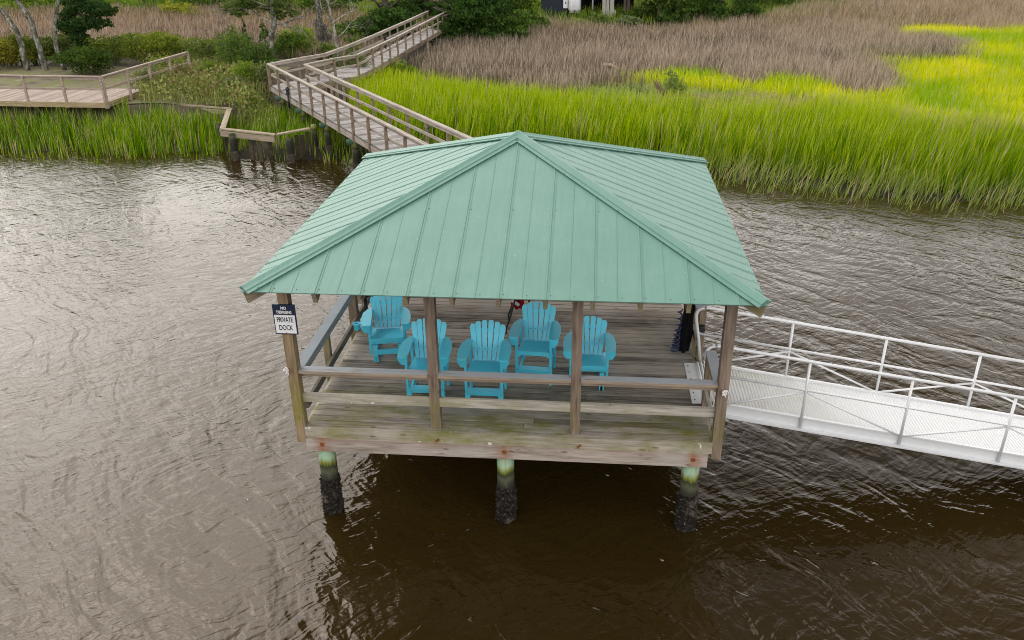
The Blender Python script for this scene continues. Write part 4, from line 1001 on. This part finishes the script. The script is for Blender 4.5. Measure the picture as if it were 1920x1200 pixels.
# round shrubs and hedge
for (lab, px, py, zz, w_, h_, a, b_, nl_, sz) in (
    ('round glossy dark green shrub below the evergreen tree', 172, 140, 1.05, 2.9, 1.15, (.02, .055, .01), (.11, .18, .025), 5200, .10),
    ('yellow tinged hedge shrub at the far left', 12, 126, 1.05, 3.4, 1.35, (.05, .07, .012), (.36, .33, .04), 4200, .10),
    ('dark hedge shrub behind the leaning trunks', 75, 122, 1.05, 3.2, 1.35, (.03, .06, .01), (.20, .25, .03), 3600, .10),
    ('mid green hedge shrub left of the evergreen', 118, 122, 1.05, 2.4, 1.3, (.04, .07, .02), (.20, .24, .05), 3000, .10),
    ('broad green hedge shrub right of the evergreen', 215, 122, 1.05, 3.2, 1.3, MG0, (.26, .32, .045), 3600, .10),
    ('bright yellow green shrub behind the sloping rail', 292, 118, 1.05, 3.6, 1.25, (.04, .085, .01), (.34, .40, .04), 5200, .10),
    ('small sprawling shrub at the end of the sloping rail', 340, 112, .9, 1.7, .8, MG0, (.26, .34, .06), 1500, .10),
    ('loose green shrub left of the forked grey tree', 455, 140, .9, 2.6, 1.5, (.035, .08, .02), (.20, .30, .05), 4200, .10),
    ('dense dark shrub at the foot of the forked grey tree', 490, 150, .9, 1.8, 1.5, (.025, .06, .015), (.14, .22, .035), 2600, .10),
    ('low pale shrub beside the bulkhead bend', 428, 185, .9, 1.6, .7, (.07, .09, .03), (.26, .30, .12), 1500, .09),
    ('bright lime shrub behind the boardwalk corner', 560, 108, .6, 2.4, 1.7, (.08, .15, .015), (.32, .44, .045), 3400, .11),
    ('small lime shrub right of the mossy trunk', 620, 108, .6, 1.5, 1.0, (.06, .12, .015), (.26, .36, .04), 1500, .10),
    ('grey green myrtle shrub leaning on the boardwalk rail', 672, 168, .35, 2.1, 1.6, (.07, .10, .035), (.25, .29, .11), 3600, .085),
    ('upper leafy sprig of myrtle beside the pale thin tree', 668, 128, .35, 1.1, 2.1, (.06, .11, .02), (.24, .34, .05), 900, .085),
    ('bright green shrub right of the myrtle at the grass edge', 752, 155, .35, 1.5, 1.1, (.09, .16, .02), (.36, .46, .06), 1800, .09),
    ('loose olive shrub behind the end of the sloping rail', 400, 132, .9, 2.6, 1.3, (.05, .085, .02), (.24, .31, .06), 3200, .10),
    ('leafy green shrub beside the slim cedars', 432, 112, .8, 2.6, 1.6, (.035, .08, .015), (.20, .29, .045), 3200, .10),
    ('dark shrub between the forked oak and the lime shrub', 532, 112, .7, 1.8, 1.5, (.03, .07, .012), (.16, .25, .035), 2600, .10),
    ('dark hedge shrub in front of the leaning trunks at the left edge', 40, 124, 1.05, 2.6, 1.3, (.03, .06, .01), (.22, .26, .03), 2800, .10),
    ('tall lime shrub behind the hedge and left of the sloping rail end', 255, 108, 1.05, 2.6, 1.2, (.06, .11, .012), (.34, .40, .045), 2800, .10),
    ('pale green weeds at the boardwalk corner post', 498, 178, .8, 1.2, 1.0, (.07, .11, .03), (.26, .32, .10), 1400, .09),
    ('bright weedy shrub just outside the sloping rail, nearest its end', 318, 150, .95, 1.7, .95, (.06, .11, .015), (.34, .42, .06), 1800, .09),
    ('reddish brown weed clump in the middle of the scrub', 352, 165, .95, 1.6, .7, (.10, .07, .03), (.32, .24, .11), 1500, .08),
    ('pale silvery weed clump by the platform corner post', 292, 168, .95, 1.5, .75, (.10, .13, .06), (.34, .38, .18), 1500, .08),
    ('yellow flecked weed clump above the bulkhead cap', 372, 186, .95, 1.7, .6, (.09, .12, .015), (.42, .42, .08), 1500, .08),
    ('fresh green weed clump between the scrub and the loose green shrub', 405, 160, .95, 1.6, .9, (.05, .10, .015), (.28, .38, .05), 1700, .09),
    ('upright lime weeds left of the boardwalk corner post', 468, 172, .9, 1.5, 1.1, (.06, .12, .01), (.34, .46, .05), 1700, .09),
    ('tall feathery shrub standing in the low pale plants', 1262, 192, .35, 1.1, 1.25, (.12, .20, .04), (.36, .44, .12), 1500, .085)):
    x, y = at(px, py, zz); bush(lab, x, y, w_*1.12, h_*1.22, a, tuple(c_*.8 for c_ in b_), int(nl_*1.3), sz)
# feathery dead plumes by that shrub, thatch and driftwood
x, y = at(1246, 190, .35); mb = MB(); rg = random.Random(3)
for k in range(60):
    a = rg.gauss(2.6, .6); mb.tube([(x+rg.gauss(0, .1), y+rg.gauss(0, .1), .3), (x+.45*math.cos(a)*.5, y+rg.gauss(0, .15), .3+.5), (x+.6*math.cos(a), y+rg.gauss(0, .2), .3+rg.uniform(.7, 1.1))], [.010, .012, .004], 4)
tag(mb.build('dead_reed_clump', M['drift']), 'clump of dead tan reed plumes beside the feathery shrub', 'reeds')
lx0, ly0 = at(1132, 124, .95); lx1, ly1 = at(1163, 131, .95)
tag(MB().tube([(lx0, ly0, 1.0), ((lx0+lx1)/2, (ly0+ly1)/2, 1.06), (lx1, ly1, .95)], [.09, .11, .07], 8).build('driftwood_log', M['drift'], None, True), 'bleached driftwood log lying on the brown rush', 'log')
for lab, px, py, wx in (('flattened mat of dead tan reeds at the lower edge of the brown rush', 975, 140, 1.9), ('reddish wrack mat lying across the low pale plants', 1365, 186, 3.0)):
    x, y = at(px, py, .6); mb = MB(); rg = random.Random(lab)
    for k in range(260):
        a = rg.gauss(0, .5); cx, cy = x+rg.gauss(0, wx*.45), y+rg.gauss(0, .35); cz = float(terrain(cx, cy))+rg.uniform(.25, .5); ln = rg.uniform(.25, .6)
        mb.beam((cx, cy, cz), (cx+ln*math.cos(a), cy+ln*math.sin(a), cz+rg.gauss(0, .12)), .03, .012)
    tag(mb.build('reed_mat', M['drift']), lab, 'dead reeds', kind='stuff')
# forked grey oak
yy = 33.0; bx_, by_ = at(508, 125, .85); yy = by_
T = [(bx_, yy, .8), aty(508, 95, yy), aty(508, 70, yy), aty(514, 45, yy), aty(512, 15, yy), aty(505, -30, yy), aty(500, -80, yy)]
tree('grey barked oak with crooked fork at the boardwalk corner', T, [.20, .17, .16, .15, .12, .09, .05],
     [(T[3], (-1, .2, .25), 1.6, .06, 3), (T[3], (.9, 0, .3), 1.1, .07, 3), (T[4], (.8, .2, .5), 1.2, .05, 3), (T[4], (-.7, -.1, .6), 1.3, .05, 3), (aty(506, 88, yy), (-.7, 0, .6), .5, .05, 1), (T[5], (.3, .2, .8), 1.2, .05, 2),
      (T[4], (-1, .1, .12), 2.3, .05, 4), (T[3], (1, .1, .05), 1.7, .05, 4), (T[4], (-.9, -.2, .35), 2.0, .045, 4), (T[5], (-1, 0, -.05), 2.4, .045, 4)],
     [A(470, 8, yy, .7, .35), A(525, 5, yy, .7, .4), A(450, 25, yy, .5, .25), A(548, 25, yy, .5, .25), A(500, -40, yy, 1.4, .6), A(560, -20, yy, .9, .4), A(495, 62, yy+.4, .3, .5), A(470, -15, yy, .9, .4), A(430, 15, yy+.5, .7, .3), A(520, 28, yy+.3, .5, .3), A(455, 5, yy, .8, .3), A(500, 15, yy+.3, .6, .35)], 10000, .11, (.03, .07, .015), (.16, .22, .05), seed=11, name='oak_tree', shell=.2, twig='palebark')
# pale thin bare tree by the far rail
bx_, by_ = at(641, 150, .5); yy = by_
T = [(bx_, yy, .4), aty(636, 110, yy), aty(630, 75, yy), aty(624, 42, yy), aty(617, 10, yy), aty(612, -40, yy)]
tree('pale thin bare branched tree growing beside the far boardwalk rail', T, [.10, .09, .085, .07, .055, .03],
     [(T[2], (.7, .1, .6), 1.1, .035, 4), (T[4], (.2, 0, 1), 1.2, .035, 4), (T[3], (-.7, 0, .7), 1.1, .04, 3), (T[3], (.8, 0, .5), 1.2, .045, 3), (T[4], (.8, .1, .4), 1.0, .035, 3), (T[4], (-.6, 0, .8), 1.0, .035, 3)],
     [A(668, 85, yy, .35, .2), A(615, -30, yy, .8, .3)], 500, .10, (.06, .12, .02), (.22, .30, .05), bark='palebark', seed=23, name='bare_tree')
# moss hung trunk
bx_, by_ = at(604, 96, .5); yy = by_
T = [(bx_, yy, .4), aty(603, 60, yy), aty(598, 25, yy), aty(590, -10, yy), aty(584, -60, yy)]
tree('mossy grey trunk hung with pale strands behind the boardwalk', T, [.14, .13, .12, .10, .07], [(T[2], (.6, 0, .5), 1.3, .05, 2), (T[3], (-.6, 0, .6), 1.4, .05, 2)],
     [A(598, 55, yy, .45, .8), A(612, 65, yy, .35, .7)], 2200, .09, (.12, .115, .095), (.27, .26, .22), seed=31, name='mossy_tree', shell=.3)
# slim cedars
for lab, px, py, hh, ww in (('slim dark cedar sapling left of the forked oak', 463, 92, 1.9, .38), ('slim dark cedar sapling right behind the forked oak', 496, 92, 1.7, .36)):
    x, y = at(px, py, .6); z = .5; o = thing('cedar_sapling', lab, 'tree', (x, y, z), 'slim cedar saplings')
    MB().tube([(x, y, z-.1), (x, y, z+hh*.95)], [.05, .01], 6).build('trunk', M['bark'], o)
    foliage([(x, y, z+hh*(.18+.13*k), ww*(1-.13*k), ww*(1-.13*k), hh*.13) for k in range(7)], 1500, .08, (.012, .05, .012), (.06, .14, .025), 'crown', o, .3, hash_(lab))
# big dark oaks around the far landing and beside the house
def oak(label, px, base_y, zc, w_, h_, leaves, size, c0=DG0, c1=DG1, seed=1, low=.2):
    x = aty(px, 30, base_y)[0]; z = float(terrain(x, base_y)); rg = random.Random(seed)
    bl = []
    for k in range(26):
        a = rg.uniform(0, 6.28); r = rg.uniform(.2, 1)**.6; t = rg.random()**1.7
        bl.append((x+math.cos(a)*r*w_*.42*(1-.45*max(0, t-.5)), base_y+math.sin(a)*r*w_*.36, z+h_*(low*.5+(.95-low*.5)*t), w_*rg.uniform(.14, .23), w_*rg.uniform(.14, .22), h_*rg.uniform(.08, .15)))
    leaves = int(leaves*1.6); T = [(x, base_y, z-.1), (x+.2, base_y, z+h_*.25), (x-.1, base_y+.1, z+h_*.5), (x, base_y, z+h_*.8)]
    return tree(label, T, [w_*.05, w_*.04, w_*.03, w_*.01], [((x, base_y, z+h_*.3), (math.cos(a), math.sin(a)*.8, .5), w_*.35, w_*.018, 2) for a in (.3, 1.7, 3.2, 4.6)], bl, leaves, size, c0, c1, 'bark', seed, 'oak_tree', shell=.5)
oak('dense dark oak left of the far end of the boardwalk', 722, 50.5, 0, 5.6, 6.2, 9000, .20, DG0, (.085, .16, .03), 41, .12)
oak('largest dark oak crown right of the boardwalk end, reaching down to the rush', 868, 47.5, 0, 6.0, 6.2, 12000, .19, (.015, .042, .01), (.075, .15, .028), 42, .12)
oak('brighter green oak left of the navy house', 960, 53, 0, 5.4, 5.4, 9000, .20, (.03, .075, .01), (.15, .25, .035), 43, .12)
oak('dark leaved oak far behind the boardwalk end', 800, 60, 0, 8, 7, 6500, .26, (.01, .028, .008), (.05, .09, .02), 44, .1)
oak('dark green oak right of the navy house posts', 1235, 57.5, 0, 5.2, 5.4, 8500, .20, (.02, .05, .01), (.10, .17, .03), 45, .14)
oak('dark broad oak beside the far meadow edge', 1340, 58.5, 0, 6.4, 5.5, 9000, .22, (.015, .042, .01), (.10, .18, .03), 46, .14)
oak('low green oak at the top edge right of the dark broad oak', 1450, 66, 0, 7, 5, 6000, .25, MG0, (.14, .24, .04), 47, .15)
for i, (lab, px, yb, w_, h_, a, b_) in enumerate((
    ('dark understory shrub under the oak left of the boardwalk end', 708, 46.5, 4.6, 2.6, (.012, .036, .008), (.08, .15, .028)),
    ('bright leafy shrub at the far left foot of the boardwalk end oak', 668, 47.5, 3.2, 2.0, (.03, .08, .012), (.18, .30, .04)),
    ('dark understory shrub right of the boardwalk end oak crown', 930, 47.0, 4.4, 2.4, (.02, .05, .01), (.12, .21, .032)),
    ('bright green reed bank bush at the far left edge', 60, 62, 8, 3.2, (.05, .11, .01), (.24, .38, .04)),
    ('bright green bank bush left of the small evergreen', 170, 64, 9, 3.0, (.05, .11, .01), (.22, .36, .04)),
    ('tall lime bank bush centred between evergreen and forked oak', 280, 63, 9, 3.6, (.05, .12, .01), (.24, .40, .04)),
    ('dark green bank bush behind the slim cedars', 390, 63, 8, 3.2, (.03, .08, .01), (.18, .30, .03)),
    ('green bank bush behind the bare tree', 500, 62, 9, 3.4, (.04, .09, .01), (.18, .30, .035)),
    ('green bank bush behind the mossy trunk', 610, 60, 7, 3.2, (.04, .09, .012), (.18, .30, .035)),
    ('low silver green shrub by the concrete post base', 1180, 55.5, 2.6, 1.0, (.09, .13, .05), (.30, .36, .16)),
    ('low bright shrub below the white tanks', 1075, 56.5, 3.4, .55, (.10, .17, .02), (.30, .42, .05)),
    ('small green weed clump before the house posts', 1128, 56.0, 1.6, 1.1, (.09, .15, .03), (.28, .38, .08)),
    ('pale green scrub at the far top right', 1640, 78, 12, 2.6, (.06, .10, .03), (.22, .30, .08)),
    ('grey green scrub at the far right corner', 1860, 80, 14, 3.0, (.06, .10, .03), (.20, .28, .08)),
    ('yellow green shrub on the far bank centre', 340, 59.0, 4, 1.4, (.12, .16, .01), (.42, .44, .05)))):
    x = aty(px, 20, yb)[0]; bush(lab, x, yb, w_, h_, a, b_, 3600 if w_ > 4 else 1500, .22 if w_ > 4 else .15, dpt=min(w_*.6, 4))

# ------------------------------------------------------------------ houses at the top edge
M['siding'] = plain('navy metal siding', (.012, .018, .034), .5, .4, var=.3)
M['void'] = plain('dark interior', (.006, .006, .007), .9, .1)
M['concrete'] = plain('concrete', (.42, .40, .36), .9, .2, var=.25)
M['tank'] = plain('white tank paint', (.78, .78, .80), .4, .4, var=.06)
M['pinkwall'] = plain('pinkish render', (.52, .40, .34), .85, .2)
M['palewall'] = plain('pale wall', (.62, .60, .56), .85, .2)
hy = 60.4; hz = float(terrain(0, hy))
hs_ = thing('house', 'navy house raised on posts at the top edge between the oaks', 'house', (0.5, hy, hz))
x0 = aty(1014, 25, hy)[0]; x1 = aty(1090, 25, hy)[0]; x2 = aty(1190, 25, hy)[0]
mb = MB(); mb.box(((x0+x1)/2, hy+.3, hz+1.5), (x1-x0, .2, 3.2))
for x in np.arange(x0+.1, x1, .22): mb.box((x, hy+.19, hz+1.5), (.03, .03, 3.2))
mb.build('siding_wall', M['siding'], hs_)
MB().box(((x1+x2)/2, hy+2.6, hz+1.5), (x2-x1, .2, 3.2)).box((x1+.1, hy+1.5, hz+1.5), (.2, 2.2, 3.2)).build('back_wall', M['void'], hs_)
MB().box(((x0+x2)/2, hy+3, hz+4.6), (x2-x0+.6, 6.5, 3.0)).build('upper_floor', M['siding'], hs_)
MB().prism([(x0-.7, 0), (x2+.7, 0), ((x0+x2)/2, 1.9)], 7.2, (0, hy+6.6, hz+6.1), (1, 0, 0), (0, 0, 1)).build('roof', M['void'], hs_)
for px, wd, base in ((1132, .26, 0), (1139, .22, 0), (1147, .30, 1)):
    x = aty(px, 25, hy-.8)[0]; z = float(terrain(x, hy-.8)); pst = MB().box((x, hy-.8, z+1.6), (wd, wd, 3.2)).build('post', M['concrete'], hs_)
    if base: MB().box((x, hy-.8, z+.28), (.62, .62, .5)).build('footing', M['concrete'], pst)
for px in (1171, 1178):
    x = aty(px, 25, hy-.3)[0]; MB().box((x, hy-.3, hz+1.5), (.2, .2, 3.1)).build('timber_post', M['bark'], hs_)
x = aty(1111, 20, hy)[0]; MB().tube([(x, hy-.1, hz+.45), (x, hy-.1, hz+3.1)], .055, 10).build('downpipe', M['tank'], hs_, True)
x = aty(1060, 20, hy-.2)[0]
cab = thing('meter_cabinet', 'narrow white cabinet on the navy wall left of the tanks', 'cabinet', (x, hy-.2, hz+.4))
MB().box((x, hy+.05, hz+1.05), (.34, .24, 1.0)).build('body', M['tank'], cab); MB().tube([(x, hy+.05, hz+1.55), (x, hy+.05, hz+3.0)], .09, 8).build('pipe', M['tank'], cab)
MB().box((x+.02, hy-.075, hz+.95), (.08, .01, .16)).build('dial', M['black'], cab)
for px, lab in ((1072, 'white gas tank by the navy wall, nearer the cabinet'), (1082, 'white gas tank by the navy wall, nearer the dark opening')):
    x = aty(px, 20, hy-.3)[0]; o = thing('gas_tank', lab, 'tank', (x, hy-.3, hz+.25), 'white gas tanks')
    MB().tube([(x, hy-.25, hz+.35), (x, hy-.25, hz+.45), (x, hy-.25, hz+1.45), (x, hy-.25, hz+1.6), (x, hy-.25, hz+1.68)], [.20, .27, .27, .20, .08], 16).build('cylinder', M['tank'], o, True)
    MB().tube([(x, hy-.25, hz+.25), (x, hy-.25, hz+.35)], .2, 14).build('foot_ring', M['concrete'], o)
    MB().tube([(x, hy-.25, hz+1.66), (x, hy-.25, hz+1.85)], .12, 12).build('collar', M['tank'], o)
hx, hy2 = aty(-40, 0, 76)[0], 76
ph = thing('far_house', 'pinkish house wall with pale eave at the far top left corner', 'house', (hx, hy2, 1.5))
MB().box((hx-2, hy2+3, 3.2), (12, 6, 4.4)).build('wall', M['pinkwall'], ph); MB().box((hx-2, hy2+3, 5.5), (13, 7, .25)).build('roof', M['palewall'], ph)
hx = aty(70, 0, 78)[0]; fw = MB()
for k in range(36): fw.box((hx-5+k*.30, 78, 2.6), (.27, .06, 1.9))
fw.box((hx, 78.05, 3.2), (11, .05, .1)); tag(fw.build('board_fence', M['palewall']), 'pale board fence showing through the far left bank bushes', 'fence')
